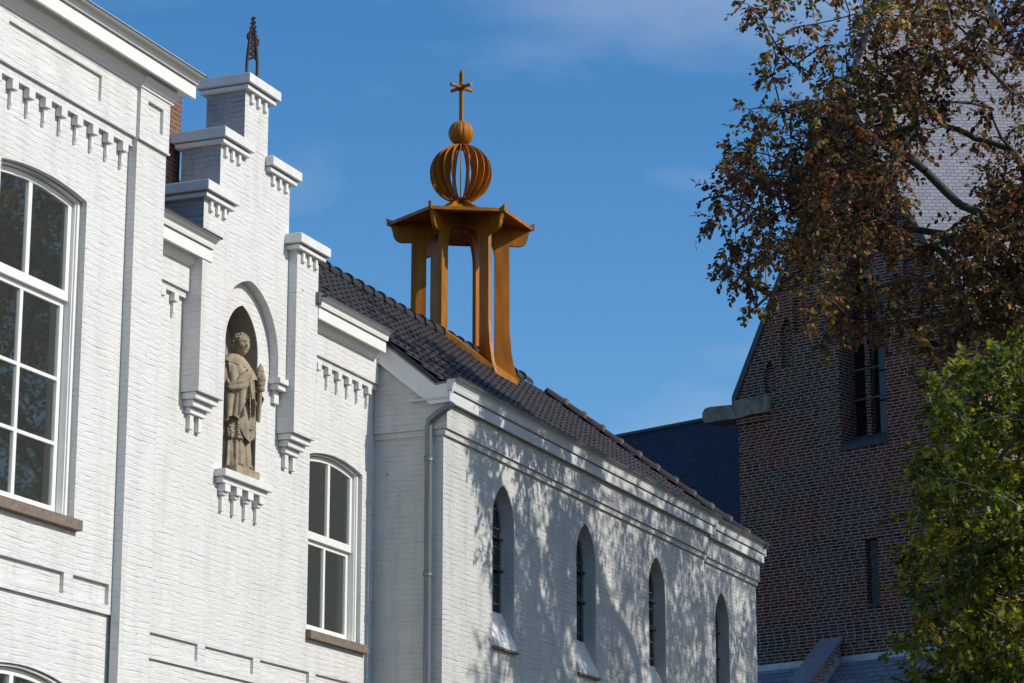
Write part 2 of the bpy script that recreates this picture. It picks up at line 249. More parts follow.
# ------------------------------------------------------------------ mesh builder
class MB:
    def __init__(s): s.v = []; s.f = []; s.sm = []
    def add(s, vs, fs, smooth=False):
        o = len(s.v); s.v += [tuple(p) for p in vs]; s.f += [tuple(i+o for i in q) for q in fs]; s.sm += [smooth]*len(fs); return s
    def box(s, x0, x1, y0, y1, z0, z1, fr=None):
        P = [(x, y, z) for z in (z0, z1) for y in (y0, y1) for x in (x0, x1)]
        if fr: P = [fr(*p) for p in P]
        return s.add(P, [(0, 2, 3, 1), (4, 5, 7, 6), (0, 1, 5, 4), (2, 6, 7, 3), (0, 4, 6, 2), (1, 3, 7, 5)])
    def plate(s, outer, holes, fr, d0, d1, back=True, front=True, rim=True):
        """outline (u,v) with holes, extruded from d0 to d1 ; fr(u,v,d) -> world"""
        loops = [list(outer)]+[list(h) for h in holes]
        flat = [p for l in loops for p in l]
        tri = tessellate_polygon([[Vector((p[0], p[1], 0)) for p in l] for l in loops])
        o = [fr(p[0], p[1], d0) for p in flat]; b = [fr(p[0], p[1], d1) for p in flat]; k = len(flat)
        fs = []
        if front: fs += [tuple(t) for t in tri]
        if back: fs += [tuple(i+k for i in reversed(t)) for t in tri]
        if rim:
            st = 0
            for l in loops:
                n = len(l)
                for i in range(n): a, c = st+i, st+(i+1) % n; fs.append((a, c, c+k, a+k))
                st += n
        return s.add(o+b, fs)
    def prof(s, pts, a, b, fr):
        """extrude closed profile pts(y,z) along x from a to b, fr(x,y,z)->world"""
        n = len(pts); P = [fr(a, *p) for p in pts]+[fr(b, *p) for p in pts]
        fs = [(i, (i+1) % n, (i+1) % n+n, i+n) for i in range(n)]
        tri = tessellate_polygon([[Vector((p[0], p[1], 0)) for p in pts]])
        fs += [tuple(t) for t in tri]+[tuple(i+n for i in t) for t in tri]
        return s.add(P, fs)
    def tube(s, pts, rad, seg=8, caps=True, smooth=True):
        pts = [Vector(p) for p in pts]; n = len(pts)
        rad = rad if hasattr(rad, '__len__') else [rad]*n
        vs = []; prev = None
        for i, p in enumerate(pts):
            t = (pts[min(i+1, n-1)]-pts[max(i-1, 0)]).normalized()
            if prev is None: a = t.orthogonal().normalized()
            else:
                a = prev-t*prev.dot(t)
                a = a.normalized() if a.length > 1e-6 else t.orthogonal().normalized()
            prev = a; b = t.cross(a)
            for k in range(seg):
                q = 2*math.pi*k/seg; vs.append(p+(a*math.cos(q)+b*math.sin(q))*rad[i])
        fs = [(i*seg+k, i*seg+(k+1) % seg, (i+1)*seg+(k+1) % seg, (i+1)*seg+k) for i in range(n-1) for k in range(seg)]
        s.add(vs, fs, smooth)
        if caps: s.add(vs[:seg], [tuple(reversed(range(seg)))]); s.add(vs[-seg:], [tuple(range(seg))])
        return s
    def grid(s, P, cu=False, cv=False, smooth=True):
        """P[i][j] rows ; cu closes j, """
        ni, nj = len(P), len(P[0]); vs = [p for row in P for p in row]; fs = []
        for i in range(ni-1):
            for j in range(nj if cu else nj-1):
                fs.append((i*nj+j, i*nj+(j+1) % nj, (i+1)*nj+(j+1) % nj, (i+1)*nj+j))
        return s.add(vs, fs, smooth)
    def build(s, name, mat, parent=None, bevel=0.0, loc=None, fix=True):
        me = bpy.data.meshes.new(name); me.from_pydata([tuple(p) for p in s.v], [], s.f)
        me.polygons.foreach_set('use_smooth', s.sm)
        if fix:
            bm = bmesh.new(); bm.from_mesh(me); bmesh.ops.recalc_face_normals(bm, faces=bm.faces); bm.to_mesh(me); bm.free()
        if bevel:
            bm = bmesh.new(); bm.from_mesh(me); bmesh.ops.remove_doubles(bm, verts=bm.verts, dist=1e-5)
            es = [e for e in bm.edges if len(e.link_faces) == 2 and e.calc_face_angle(0) > 0.6]
            bmesh.ops.bevel(bm, geom=es, offset=bevel, segments=2, affect='EDGES', profile=0.6); bm.to_mesh(me); bm.free()
        box_uv(me)
        me.materials.append(mat)
        o = bpy.data.objects.new(name, me); COL.objects.link(o)
        if loc is not None: o.location = loc
        if parent is not None: o.parent = parent
        return o
def box_uv(me):
    n = len(me.polygons)
    if n == 0: return
    uvl = me.uv_layers.new(name='UVMap')
    co = np.empty(len(me.vertices)*3); me.vertices.foreach_get('co', co); co = co.reshape(-1, 3)
    no = np.empty(n*3); me.polygons.foreach_get('normal', no); no = no.reshape(-1, 3)
    lt = np.empty(n, dtype=int); me.polygons.foreach_get('loop_total', lt)
    lv = np.empty(len(me.loops), dtype=int); me.loops.foreach_get('vertex_index', lv)
    fn = np.repeat(no, lt, axis=0); p = co[lv]
    t = np.stack([-fn[:, 1], fn[:, 0], np.zeros(len(fn))], 1); ln = np.linalg.norm(t, axis=1)
    flat = ln < 0.25; t[flat] = (1, 0, 0); ln[flat] = 1; t /= ln[:, None]
    b = np.cross(fn, t); b[flat] = (0, 1, 0)
    uv = np.stack([(p*t).sum(1), (p*b).sum(1)], 1)
    uvl.data.foreach_set('uv', uv.astype(np.float32).ravel())
def tag(o, label=None, cat=None, group=None, kind=None):
    if label: o['label'] = label
    if cat: o['category'] = cat
    if group: o['group'] = group
    if kind: o['kind'] = kind
    return o
def thing(name, loc, label, cat, group=None):
    o = bpy.data.objects.new(name, None); o.empty_display_size = 0.3; COL.objects.link(o); o.location = loc
    return tag(o, label, cat, group)
def settle():
    """children were built in world coordinates: move them into the frame of their parent"""
    bpy.context.view_layer.update()
    for o in list(COL.objects):
        if o.parent is not None and o.get('_w') is None:
            pass
def adopt(root):
    """parts were built in world coordinates; keep them there while the root stands at its base"""
    for c in root.children:
        c.matrix_parent_inverse = Matrix.Translation(-root.location)
def dup(o, dx=(0, 0, 0), parent=None):
    c = o.copy(); COL.objects.link(c); c.location = Vector(o.location)+Vector(dx)
    if parent is not None: c.parent = parent
    return c
FX = lambda u, v, d: (u, d, v)            # plate in a facade parallel to X
SX = lambda u, v, d: (d, u, v)            # plate in a side wall parallel to Y
def seg_arch(x0, x1, z0, zs, rise, n=12):
    """opening with a shallow segmental head"""
    c = (x0+x1)/2; h = (x1-x0)/2; r = (h*h+rise*rise)/(2*rise); zc = zs+rise-r
    a = math.asin(h/r); pts = [(x0, z0), (x1, z0)]
    for i in range(n+1):
        t = a-2*a*i/n; pts.append((c+r*math.sin(t), zc+r*math.cos(t)))
    return pts
def pointed(x0, x1, z0, zs, zt, n=10):
    c = (x0+x1)/2; h = (x1-x0)/2; H = zt-zs; r = (h*h+H*H)/(2*h)
    pts = [(x0, z0), (x1, z0)]
    a = math.asin(min(1, H/r))
    for i in range(n+1):
        t = a*i/n; pts.append((x1-r+r*math.cos(t), zs+r*math.sin(t)))
    for i in range(1, n+1):
        t = a*(n-i)/n; pts.append((x0+r-r*math.cos(t), zs+r*math.sin(t)))
    return pts
def inset_arch(x0, x1, z0, zs, rise, e):
    return seg_arch(x0+e, x1-e, z0+e, zs-e*0.15, rise*0.92)

# crown clumps in metres: x, y, z, radius
BEECH_NEAR=[(33.98,10.44,15.39,0.24),(32.8,9.96,15.12,0.18),(34.54,10.8,15.85,0.24),(33.79,10.07,15.73,0.28),(34.03,9.42,15.57,0.26),(32.28,9.29,14.94,0.27),(31.75,8.45,14.35,0.24),(33.68,8.81,15.5,0.27),(33.22,8.25,14.35,0.34),(32.56,7.61,13.99,0.33),(31.87,7.6,14.58,0.34),(33,7.66,14.59,0.26),(33.02,8.48,15.19,0.28),(32.82,8.03,14.65,0.3),(32.38,8.02,13.7,0.29),(33.54,8.78,14.64,0.31),(32.79,8.41,14.71,0.3),(35.42,8.52,15.62,0.37),(33.92,8.5,15.05,0.36),(34.24,8.23,14.79,0.34),(34.75,8.61,15.84,0.27),(34.75,9.03,15.24,0.3),(34.87,8.74,14.86,0.3),(34.6,8.95,15.65,0.36),(34.08,8,15.44,0.32),(34.93,8.46,14.67,0.37),(33.3,6.66,14.71,0.25),(33.34,6.47,15.01,0.28),(33.21,7.46,14.56,0.26),(33.77,6.86,14.43,0.31),(32.35,6.86,14.31,0.25),(33.53,7.35,15.25,0.28),(32.85,7.51,13.98,0.32),(33.68,7.69,15.11,0.28),(33.61,6.43,14.55,0.29),(33.04,7.2,14.09,0.28),(33.8,7.04,15.34,0.27),(35.09,7.95,15.63,0.31),(35.28,7.38,15.29,0.36),(34.71,6.74,15.63,0.31),(35.35,6.88,15.3,0.31),(35.01,7.82,15,0.33),(35.04,7.37,15.78,0.34),(35.25,7.13,15.57,0.27),(34.45,6.45,15.19,0.3),(34.82,10.23,14.92,0.26),(34.93,9.79,15.21,0.34),(34.59,10.14,14.27,0.3),(32.06,9.72,13.76,0.3),(31.96,9.26,14.37,0.31),(35.25,9.76,14.83,0.35),(31.85,9.63,14.07,0.31),(33.42,9.53,13.4,0.25),(32.37,9.71,13.37,0.24),(31.84,10.13,12.42,0.29),(32.96,10.18,13.36,0.27),(32.86,9.64,12.6,0.31),(32.01,8.82,13,0.22),(32.22,10.38,12.86,0.32),(32.44,8.99,12.83,0.24),(32.06,9.48,12.76,0.31),(33.1,10.08,12.72,0.27),(32.45,10.1,12.86,0.26),(32.26,9.13,13.39,0.3),(32.35,9.21,12.57,0.25),(32.07,8.82,12.33,0.31),(35.1,9.86,14.07,0.28),(33.94,10.49,13.67,0.31),(34.39,10.09,14.11,0.25),(33.58,10.82,13.23,0.24),(34.73,10.28,13.81,0.33),(34.34,10.77,14.17,0.26),(33.93,9.76,13.18,0.33),(34.83,10.82,13.61,0.26),(34.71,10.63,13.23,0.25),(35.36,9.81,13.79,0.25),(34.2,9.43,14.02,0.25),(34.81,10.25,13.25,0.26),(33.84,10.7,12.99,0.33),(33.03,9.78,12.61,0.26),(33.39,9.9,11.96,0.23),(32.15,9.94,12.37,0.29),(32.44,9.99,11.55,0.29),(33.56,10.56,11.41,0.24),(31.7,10.35,11.92,0.22),(32.76,9.6,12.14,0.22),(32.01,10.08,11.93,0.29),(32.73,9.97,12,0.23),(33.03,10.73,11.46,0.24),(32,10.27,11.48,0.22),(32.66,10.44,12.51,0.29),(35.29,10.91,12.59,0.31),(33.42,10.4,12.79,0.23),(35.25,11.01,12.95,0.28),(34.94,10.16,12.56,0.25),(34.68,11.25,12.31,0.32),(34.49,11.33,12.64,0.32),(34.06,10.75,11.55,0.26),(33.78,11,11.58,0.26),(34.31,9.96,12.7,0.3),(35.18,10.44,13.52,0.27),(33.78,11.06,12.75,0.29),(34.28,10.29,12.56,0.31),(35.25,10.54,12.39,0.25),(35.34,10.89,12.15,0.27),(34.09,10.27,12.85,0.24),(34.05,10.2,11.93,0.21),(33.83,10.59,11.08,0.25),(31.97,9.94,11.35,0.24),(32.5,9.9,10.95,0.2),(34.26,10.01,11.69,0.2),(33.24,10.43,11.33,0.2),(33,8.75,13.96,0.32),(32.91,8.96,12.47,0.27),(32.7,9.08,13.25,0.28),(32.37,9.37,12.21,0.28),(32.43,8.33,12.26,0.34),(32.87,9.19,11.76,0.29),(31.99,8.54,12.93,0.29),(33.17,8.04,13.17,0.3),(32.34,8.57,11.97,0.25),(32.94,7.97,13.52,0.32),(33.18,8.38,13.15,0.3),(33.17,8.98,12.93,0.29),(32.02,9.11,12.77,0.28),(32.22,8.79,13.39,0.3),(32.72,8.45,13.37,0.28),(33.02,8.55,11.9,0.33),(32.53,8.19,12.58,0.33),(32.81,8.11,13.81,0.28),(32.05,8.99,11.9,0.32),(32.09,9.14,12.42,0.32),(32.39,8.69,11.63,0.31),(33.97,9.15,14.45,0.26),(33.71,8.67,13.47,0.26),(34.49,9.18,12.23,0.31),(34.04,9.51,12.74,0.27),(33.12,8.94,13.78,0.3),(33.74,9.46,13.81,0.33),(33.56,8.53,12.76,0.35),(33.42,9.41,13.31,0.27),(34.2,8.82,14.42,0.32),(33.99,9.12,13.39,0.33),(33.7,8.37,13.24,0.29),(33.71,9.21,12.97,0.36),(34.48,9.52,12.2,0.35),(33.47,9.59,12.21,0.34),(34.05,8.11,13.82,0.26),(34.68,9.2,12.67,0.3),(33.62,8.24,14.09,0.27),(34.4,8.72,14.08,0.34),(34.02,9.68,13.13,0.33),(33.79,9.77,11.97,0.31),(34.5,9.11,13.01,0.32),(34.53,8.82,12.67,0.3),(35.51,9.7,12.52,0.33),(34.6,8.85,13.86,0.31),(34.72,8.43,14.05,0.28),(35.59,9.76,13.54,0.38),(34.62,9.76,12.98,0.28),(34.87,9.2,14.45,0.33),(34.52,9.25,13.67,0.3),(34.86,9.94,12.71,0.29),(34.68,9.15,12.99,0.32),(34.76,9.97,13.49,0.36),(34.9,8.88,13.46,0.3),(34.86,8.94,12.69,0.37),(35.16,9.82,13.89,0.34),(35.67,8.82,13.99,0.38),(34.36,9.73,13.98,0.34),(34.38,8.87,14.57,0.29),(34.84,8.76,14.33,0.3),(34.72,9.39,12.65,0.27),(34.54,9.55,14.53,0.31),(35.96,9.22,12.66,0.32),(34.79,9.98,12.26,0.31),(34.89,9.47,14.23,0.31),(33.69,7.81,13.75,0.29),(35.27,7.12,14.78,0.24),(33.63,8.22,14.01,0.24),(35.91,7.92,14.92,0.31),(34.61,7.96,14.67,0.3),(35.94,7.66,15.19,0.34),(35.08,6.62,14.68,0.26),(35.19,7.7,13.58,0.31),(35.1,7.16,13.29,0.3),(36.43,7,13.78,0.3),(34.63,7.36,13.82,0.28),(33,6.7,13.39,0.3),(33.4,6.36,13.43,0.23),(35.64,6.94,13.08,0.29),(36.14,7.18,14.04,0.29),(34.99,8.08,13.76,0.27),(35.9,7.7,13.42,0.33),(33.79,6.8,10.68,0.35),(33.74,6.71,12.32,0.34),(33.48,6.59,11.8,0.33),(34.35,6.72,11.25,0.37),(34.21,7.46,10.87,0.31),(32.94,7.35,11.6,0.36),(33.51,7.65,10.93,0.38),(33.55,7.16,12.14,0.32),(33.1,7.09,11.53,0.34),(33.66,6.97,11.92,0.35),(34.2,7.41,11.39,0.38),(33.56,6.89,10.98,0.31),(33.91,6.54,11.45,0.34),(34.28,7.21,10.69,0.38),(34.28,6.97,11.52,0.31),(33.21,7.56,11.31,0.33),(33.48,6.51,10.34,0.37),(33.63,7.57,10.53,0.37),(35.47,7.19,12.61,0.37),(34.87,7.32,10.82,0.32),(35.02,7,10.92,0.32),(35.69,7.28,11.8,0.32),(34.97,6.74,12.4,0.35),(34.45,7.63,11.88,0.37),(34.3,7.79,11.06,0.29),(35.26,7.46,12.47,0.35),(35.5,7.58,11.63,0.32),(35.41,8.06,11.71,0.32),(34.46,7.72,10.71,0.35),(35.22,6.95,12.12,0.35),(34.76,6.71,11.34,0.38),(34.68,6.97,11.17,0.31),(35.34,7.51,12.06,0.33),(35.24,7.03,12.85,0.36),(35.02,7.77,12.43,0.4),(34.28,7.18,12.49,0.38),(34.97,7.63,11.1,0.4),(35.97,7.85,11.49,0.33),(36.58,7.44,13.19,0.37),(35.88,8.2,11.91,0.41),(37.11,7.2,12.12,0.32),(36.88,8.07,11.27,0.32),(35.95,6.95,12.77,0.38),(36.46,7.36,12.18,0.41),(36.42,7.34,11.17,0.33),(35.84,7.82,12.51,0.34),(36.52,7.97,12.11,0.4),(36.49,7.47,12.66,0.38),(36.65,7.21,11.53,0.34),(36.24,7.59,11.32,0.38),(36.43,7.59,11.88,0.29),(36.1,6.96,12.37,0.37),(36.65,8.38,11.78,0.38),(35.77,7.62,12.89,0.4),(35.71,7.59,12.15,0.3),(36.14,8.19,12.38,0.41),(33.95,8.58,10.86,0.32),(33.14,8.72,10.96,0.3),(34.1,8.04,11.15,0.32),(33.37,9.2,11.28,0.29),(33.72,8.58,11.58,0.25),(33.93,8.06,10.67,0.24),(33.08,9.13,10.66,0.29),(32.68,9.32,11.51,0.3),(33.54,9.1,11.84,0.26),(34.08,8.14,11.77,0.28),(33.78,8.95,10.58,0.29),(32.9,8.19,10.99,0.3),(32.89,8.15,10.21,0.24),(32.55,9.32,10.84,0.32),(33.84,8.6,12.01,0.32),(35.72,8.8,11.19,0.27),(36,9.93,11.98,0.33),(35.06,8.75,12.06,0.27),(35.86,9.19,12.68,0.28),(35.31,8.56,11.49,0.29),(35.62,9.62,12.27,0.34),(35.98,10.19,11.63,0.25),(34.05,9.79,11.71,0.29),(35.74,9.49,11.11,0.31),(35.14,9.43,11.4,0.26),(35.1,8.94,11.58,0.3),(35.67,8.38,11.17,0.24),(35.91,8.47,10.83,0.28),(35.01,9.03,11.18,0.31),(35.37,8.41,12.13,0.29),(35.34,9.86,12.5,0.25),(32.39,9.35,10.51,0.23),(34.31,9.41,10.68,0.23),(33.28,9.48,10.42,0.24),(35.63,9.91,11.37,0.27),(34.74,7.11,10.08,0.27),(34.35,6.97,10.41,0.27),(36.63,8.07,10.47,0.38),(37.02,8.08,11.09,0.38),(34.01,6.69,9.62,0.33),(36.5,7.57,9.86,0.29),(33.74,8.12,9.81,0.27),(36.64,8.25,10.1,0.33),(33.84,7.77,10.28,0.32),(35.69,8.65,10.75,0.32),(34.61,6.81,9.34,0.35)]
BEECH_CROWN=[(41.95,1.45,16.37,0.74),(39.89,-1.7,12.66,0.58),(41.8,0.64,8.32,0.74),(39.91,0.69,9.51,0.5),(43.1,5.18,10.64,0.66),(42.73,0.21,10.34,0.68),(44.24,4.12,12.52,0.67),(47.12,-1.63,12.37,0.61),(40.07,6.97,11.28,0.75),(38.1,6.57,13.72,0.58),(46.63,4.13,11.45,0.65),(37.5,6.77,12.09,0.52),(46.43,0.8,12.01,0.7),(43.48,2.25,15.63,0.7),(40.36,5.52,11.97,0.52),(36.91,4.43,14.32,0.6),(46.06,1.27,10.4,0.75),(44.43,5.15,15.2,0.55),(45.32,1.97,13.03,0.75),(38.25,0.58,14.29,0.67),(38.62,6.08,11.95,0.62),(36.82,-0.82,14.64,0.59),(44.76,2.66,14.58,0.65),(43.14,6.03,10.09,0.59),(46.61,-1.55,13.29,0.5),(33.31,-0.49,13.17,0.58),(36.52,-0.05,10.2,0.58),(35.69,2.85,11.77,0.65),(37.66,5.5,9.97,0.64),(46.84,3.78,13.6,0.59),(45.08,-1.51,14.35,0.65),(35.32,4.34,12.23,0.67),(46.8,3.72,9.88,0.6),(42.83,4.68,14.12,0.71),(37.7,4.37,11.48,0.71),(33.45,1.01,13.28,0.67),(40.96,-3.35,12.33,0.54),(45.88,-0.4,11.98,0.6),(36.95,-1,9.47,0.68),(34.2,0.06,13.08,0.55),(45.48,3.24,13.78,0.68),(40.74,1.19,15.18,0.66),(44.7,4.95,13.01,0.69),(38.26,-2.61,12.8,0.54),(40.82,4,15.64,0.68),(37.66,-0.62,11.46,0.74),(42.93,4.32,9.78,0.75),(36.74,-2.74,11.99,0.58),(39.3,-0.08,10.7,0.7),(38.55,1.41,14.84,0.52),(44.29,5.85,11.54,0.76),(40.54,1.88,9.11,0.63),(43.26,-0.24,11.45,0.54),(35.68,2.53,12.72,0.6),(33.16,1.42,10.87,0.5),(42.65,7.38,11.63,0.51),(47.46,1.26,10.28,0.54),(45.12,-1.55,10.57,0.67),(43.26,7.22,10.82,0.53),(36.96,1.03,14.56,0.72),(34.38,0.6,14.43,0.52),(42.75,1.58,10.16,0.63),(35.23,3.74,11.49,0.77),(38.23,-0.84,9.11,0.69),(46.99,1.27,13.72,0.56),(39.33,4.19,14.34,0.62),(35.51,2.96,14.42,0.5),(43.83,2.92,14.69,0.63),(48.31,1.78,13.68,0.61),(44.93,2.22,11.42,0.55),(37.05,5.22,11.57,0.54),(35.43,1.29,13.2,0.62),(43.55,0.87,8.6,0.6),(43.9,0.35,10.37,0.57),(45.24,-0.9,12.95,0.72),(34.6,2.29,12.1,0.58),(39.8,6.08,10.23,0.68),(35.98,-1.22,10.06,0.6),(45.04,3.8,11.74,0.72),(38.45,-0.68,15.11,0.72),(39.08,-3.35,12.66,0.7),(45.09,2.71,15.58,0.64),(42.15,1.51,9.18,0.52),(45.82,2.95,10.51,0.6),(40.96,6.44,14.81,0.6),(35.25,-0.8,10.57,0.59),(45.25,3.17,12.67,0.69),(35.02,1.68,10.18,0.56),(44.53,3.49,10.74,0.68),(45.16,5.48,9.66,0.62),(40.05,-1.93,14.95,0.64),(37.99,0.57,10.23,0.7),(41.46,0.05,15.36,0.67),(41.43,1.91,15.61,0.71),(36.44,4.78,15.27,0.52),(39.13,5.31,11.15,0.61),(43.13,2.33,9.66,0.61),(39.25,-1.18,14.9,0.67),(39.04,-0.49,13.9,0.56),(33.95,4.22,11.22,0.76),(40.32,7.22,12.36,0.77),(37.36,-1.54,12.61,0.65),(41.2,-1.4,13.47,0.75),(38.51,3.65,14.8,0.65),(44.5,6.44,13.13,0.51),(38.11,6.5,10.72,0.75),(34.62,3.47,13.74,0.62),(44,1.08,10.99,0.57),(34.02,-1.52,12.47,0.61),(40.28,-0.09,15.22,0.64),(43.19,7.1,12.58,0.67),(41.7,-1.8,14.88,0.72),(35.77,2.14,9.43,0.73),(35.53,0.23,12.04,0.6),(42.78,-3.49,12.99,0.56),(43.55,3.1,8.9,0.63),(37.3,-0.18,13.33,0.7),(44.71,1.4,10.35,0.52),(42.8,3.1,16.53,0.69),(42.34,-1.6,13.01,0.67),(41.65,-1.88,12.17,0.76),(37.97,2.23,9.47,0.65),(40.86,4.93,15.12,0.61),(47.98,3.68,10.78,0.76),(39.5,-3.5,13.83,0.55),(33.82,2.95,11.01,0.64),(41.51,5.66,13.55,0.71),(41.4,6.22,10.63,0.67),(46.89,5.17,11.91,0.56),(41.77,-0.5,16.25,0.57),(41.86,5.43,16.03,0.69),(46.26,4.93,13.05,0.55),(40.61,2.13,16.57,0.51),(43.23,-0.8,14.49,0.74),(33.13,2.93,13.22,0.64),(35.75,4.49,9.15,0.51),(44.14,0.92,9.51,0.72),(47.56,2.72,10.5,0.62),(41.82,-0.44,14.44,0.75),(47.46,0.4,11.87,0.59),(42.49,-2.21,9.94,0.53),(38.64,-1.04,11.69,0.64),(39.87,1.76,15.94,0.65),(38.89,5.21,14.87,0.64),(43.72,0.7,13.88,0.63),(47.16,2.22,11.51,0.74),(44.19,-0.46,9.23,0.65),(39.64,4.64,9.45,0.7),(42.17,5.43,10.33,0.52),(42.04,3.2,9.21,0.77),(38.05,2.23,14.69,0.61),(42.74,4.03,8.75,0.55),(43.01,5.25,12.77,0.53),(41.6,7.04,11.62,0.6),(39.48,7.35,13.33,0.7),(34.1,3.85,13.02,0.63),(45.93,0.62,14.91,0.59),(37.82,4.34,9.23,0.5),(42.85,1.05,14.94,0.65),(39.34,-1.73,11.4,0.6),(34.84,1.34,15.32,0.54),(43.24,-0.92,15.49,0.75),(36.25,6.53,12.19,0.73),(41.69,4.22,16.36,0.66),(45.32,1.41,8.92,0.76),(38.6,3.02,9.62,0.67),(48.93,2.7,12.32,0.53),(43.78,-2.39,11.73,0.71),(45.19,5.73,14.87,0.75),(40.21,4.96,16.34,0.59),(43.99,-1.48,12.96,0.76),(37.96,3.3,16.2,0.54),(41.16,1.19,8.79,0.73),(34.37,3.41,14.75,0.67),(46.52,0.09,9.85,0.62),(39.67,-2.39,13.33,0.74),(42.51,2.29,8.44,0.61),(36.21,4.86,12.16,0.64),(46.88,2.71,9.81,0.66),(35.51,0.02,13.83,0.7),(46.38,2.44,12.59,0.67),(44.85,-0.94,11.79,0.6),(40.78,3.7,9.6,0.77),(37.98,-1.7,10.65,0.54),(46.18,-1.64,14.25,0.53),(47.71,3.5,12.67,0.62),(36.34,3.3,11,0.65),(33.35,2.44,12.41,0.77),(41.79,6.15,12.49,0.67),(35.34,5.93,13.77,0.67),(40.12,-1.08,11.86,0.5),(39.22,0.54,8.19,0.6),(41.37,4.5,14.33,0.74),(39.09,5.87,13.45,0.74),(46.09,6.45,11.01,0.74),(44.63,0.2,14.02,0.65),(46.93,4.58,14.46,0.74),(43.64,-2.71,10.33,0.53),(40.7,7.38,13.7,0.59),(36.05,1.17,15.35,0.64),(36.96,6.22,13.22,0.63),(44.57,7.02,11.81,0.58),(44.03,0.56,15.56,0.59),(47.64,-0.87,13.32,0.6),(43.32,-0.28,13.29,0.61),(44.74,1.49,14.52,0.56),(44.58,3.62,13.43,0.63),(43.34,3.97,15.16,0.63),(36.36,0.34,11.48,0.59),(37.19,3.33,9.3,0.77),(38.81,5.78,9.96,0.58),(37.25,3.75,13.67,0.59),(35.01,-0.83,14.12,0.55),(38.35,5.3,12.53,0.75),(34.49,0.78,12.31,0.69),(40.11,-1.81,9.05,0.63),(41.78,-2.91,11.51,0.66),(36.53,-1.8,10.62,0.66),(40.74,5.67,9.51,0.71),(46.03,-2.34,12.79,0.74),(45.91,-1.07,10.93,0.52),(35.26,-2.09,13.92,0.58),(34.39,4.6,14.35,0.51),(40.66,2.74,15.14,0.5),(34.39,0.17,10.66,0.77),(36.46,1.21,13.48,0.77),(39.35,4.51,10.55,0.54),(43.86,7.86,12.06,0.55),(35.05,2.18,14.81,0.56),(35.6,6.32,10.91,0.67),(42.43,6.34,11.29,0.52),(39.91,5.73,15.05,0.64),(37.39,-1.56,13.78,0.72),(41.88,6.8,14.81,0.74),(42.19,3.19,15.21,0.59),(47.25,-0.5,12.18,0.6),(36.04,3.16,15.74,0.69),(39.37,0.33,15.05,0.63),(36.73,5.86,10.76,0.54),(35.18,-0.78,12.11,0.72),(40.49,-2.63,14.21,0.61),(43.66,4.18,11.17,0.66),(38.07,-0.52,12.32,0.52),(36.45,-1.8,14.87,0.61),(42.3,5.99,14.13,0.57),(47.81,4.77,11.82,0.74),(39.69,-3.58,11.89,0.75),(34.41,5.67,12.27,0.65),(44.98,-1.99,12.35,0.62),(45.3,6.72,14.12,0.66),(35.88,3.5,12.6,0.56),(38.21,-2.85,10.43,0.64),(40.59,0.33,16.28,0.63),(35.68,-0.2,9.2,0.69),(39.35,-2.35,14.44,0.53),(39.11,6.73,9.89,0.66),(44.42,-3.06,11.97,0.71),(37.7,0.5,15.63,0.76),(43.03,-2.07,15.28,0.68),(42.72,5.32,9.4,0.71),(40.02,5.97,8.89,0.55),(48.63,1.68,12.21,0.71),(40.59,-0.91,10.54,0.66),(45.77,4.91,10.76,0.7),(35.7,4.45,13.56,0.73),(43.06,3.3,10.35,0.59),(37.57,-0.16,14.28,0.75),(35.02,1.15,11.26,0.77),(37.95,-1.79,9.41,0.57),(39.21,-0.78,16.2,0.77),(36.19,-0.16,15.13,0.67),(40.3,-3.16,10.18,0.57),(43.86,2.68,16.51,0.72),(36.02,0.6,9.65,0.59),(37.06,2.78,13.99,0.7),(41.95,-1.58,11.21,0.66),(37.2,1.46,10.41,0.63),(39.58,-2.19,9.93,0.59),(37.49,0.44,9.34,0.5),(44.68,4.49,9.78,0.62),(47.8,0.41,13.31,0.72),(39.19,4.41,15.72,0.51),(44.63,6.55,10.15,0.5),(46,1.32,13.43,0.51),(47.37,3.51,14.39,0.73),(45.99,2.58,14.76,0.67),(44.86,3.94,15.8,0.67),(33.16,4.23,12.29,0.68),(40.27,6.25,14.13,0.69),(38.06,-0.34,9.95,0.73),(44.32,-2.55,13.36,0.64),(42.61,4.14,10.69,0.54),(39.57,6.24,11.89,0.63),(41.4,6.76,13.28,0.64),(38.74,1.06,16.59,0.54),(47.15,0.74,14.87,0.7),(41.24,2.93,8.21,0.61),(32.27,2.44,12.58,0.57),(37.45,-1.54,14.9,0.56),(45.72,1.56,15.53,0.51),(45.3,3.01,9.03,0.65),(44.4,-0.38,10.79,0.76),(42.97,7.05,13.73,0.74),(35.31,6.5,12.51,0.64),(48.23,3.24,11.59,0.54),(36.9,1.96,15.05,0.54),(37.13,-0.64,15.59,0.7),(40.42,0.21,8.37,0.52),(39.77,2.27,9.87,0.67),(43.96,2.63,10.42,0.56)]
